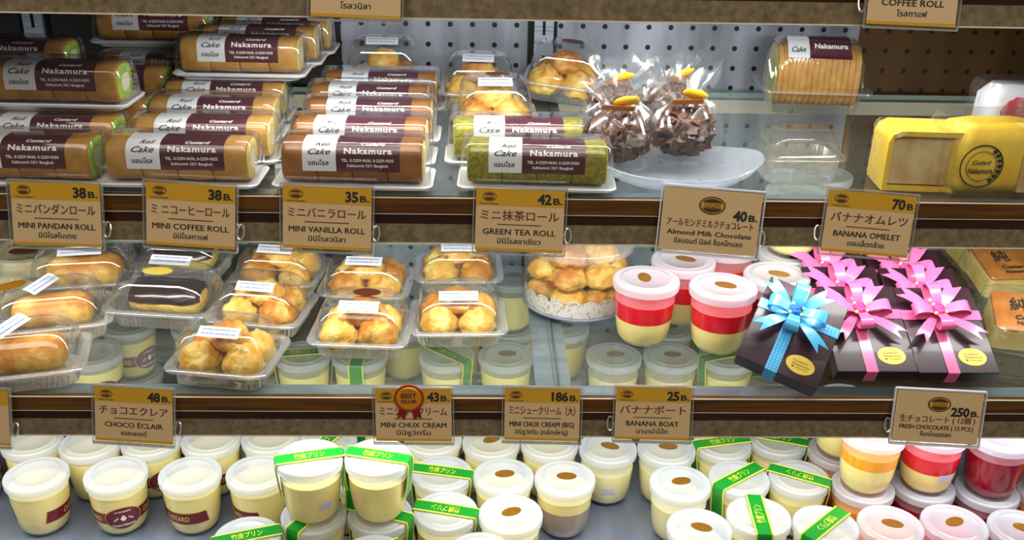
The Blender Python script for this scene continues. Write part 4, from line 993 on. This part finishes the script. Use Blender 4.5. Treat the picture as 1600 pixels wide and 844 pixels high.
def solid_omelet(w, h, d):
    def f(e):
        g = G(); g.loft([rr(w*.9, d*.8, .012, 0, 6), rr(w, d, .016, h*.2, 6), rr(w, d, .018, h*.7, 6), rr(w*.9, d*.8, .016, h*.94, 6), rr(w*.6, d*.5, .012, h, 6)]); ob('sponge_fold', g, 'omelet', e, angle=70)
        cx, cz = -w*.22, h*.44; N = 40; g = G(); dy = -d/2-.0016
        for r0, r1 in ((.0215, .0202), (.0150, .0144)):
            i = g.add([(cx+r0*cos(2*pi*q/N), dy, cz+r0*sin(2*pi*q/N)) for q in range(N)]); j = g.add([(cx+r1*cos(2*pi*q/N), dy, cz+r1*sin(2*pi*q/N)) for q in range(N)]); g.bridge(i, j)
        T = lambda u, v: (cx+u, dy, cz+v); g.text('Custard', 0, .0040, .0045, T, w=.018, bold=.01, shear=.2); g.text('Nakamura', 0, -.0045, .0050, T, w=.024, bold=.02)
        for q in range(7): g.text('♥', .0180*cos(-.9+.3*q), .0180*sin(-.9+.3*q), .003, T)
        ob('stamp', g, 'ink_black', e, flat=True, recalc=False)
        g = G(); g.box(w*.18, w*.5, dy, dy+.006, h*.05, h*.62); ob('cream_face', g, 'omelet_cut', e)
    return f
go_ = 'banana omelets in film'
x, y = on(1440, 303, S1); wrapped('banana_omelet', omelet(.080, .060, .050), crumple(.084, .054, .061, 1, .005), 'film wrapped banana omelet showing its beige cream face', 'banana omelet', (x+.004, y+.030, S1+.0006), R_(-4), go_)
x, y = on(1552, 318, S1); wrapped('banana_omelet', solid_omelet(.100, .068, .056), crumple(.108, .062, .073, 2, .006), 'bright yellow film wrapped omelet with the round black stamp', 'banana omelet', (x+.012, y+.050, S1+.0006), R_(2), go_)
def printed(e):
    g = G(); g.loft([rr(.070, .036, .010, 0, 5), rr(.076, .042, .012, .012, 5), rr(.072, .040, .012, .068, 5), rr(.050, .028, .010, .080, 5)]); ob('sponge_fold', g, 'paper', e, angle=60)
    g = G(); g.blob((.000, -.0215, .052), (.024, .003, .016), 18, .5, 3, 4); ob('red_print', g, 'print_red', e)
x, y = on(1590, 268, S1); wrapped('banana_omelet', printed, crumple(.082, .048, .084, 3, .005), 'white film pack with pink red print, behind the stamped omelet', 'banana omelet', (x+.008, .150, S1+.0006), R_(3), go_)

# ------------------------------------------------------------------ cheesecake slices in film, right end of the middle shelf
def cheesecake(printed_):
    def f(e):
        g = G(); w, d, h = .085, .062, .034; g.loft([rr(w, d, .006, 0, 4), rr(w, d, .006, h*.86, 4)]); ob('cake_side', g, 'cheese_side', e, angle=40)
        g = G(); g.loft([rr(w, d, .006, h*.86, 4), rr(w, d, .006, h-.002, 4), rr(w-.005, d-.005, .006, h, 4)]); ob('baked_top', g, 'cheese_top', e, angle=40)
        if printed_:
            g = G(); T = lambda u, v: (u, v, h+.0012); g.text('純', -.014, .008, .016, T, bold=.01); g.text('Custard', -.004, -.012, .0065, T, w=.034, bold=.03, shear=.2); g.text('Nakamura', -.002, -.021, .005, T, w=.036, bold=.03)
            ob('film_print', g, 'ink_black', e, flat=True, recalc=False)
    return f
gc = 'film wrapped cheesecakes at the right end'
for px, py, z, rz, rx, pr, lab, s in ((1606, 548, S2+.004, -14, 20, True, 'film wrapped cheesecake with black print, beside the front pink gift box', 1), (1570, 462, S2+.002, 6, 18, True, 'film wrapped cheesecake behind the printed one', 2), (1536, 425, S2+.002, 10, 14, False, 'film wrapped cheesecake at the back, near the gift boxes', 3)):
    x, y = on(px, py, z); wrapped('wrapped_cheesecake', cheesecake(pr), crumple(.104, .078, .038, s, .006), lab, 'cheesecake', (x+.012, y+.034, z+.006), R_(rz), gc, R_(rx))
put(b, (xat(1240, .262, S2+.17), .255, S2+2*(CUPH+.0012)+.0005), R_(2), label='empty clear fluted box on the stacked cups below the upper glass', cat='pastry box', scale=(.9, .8, 1))
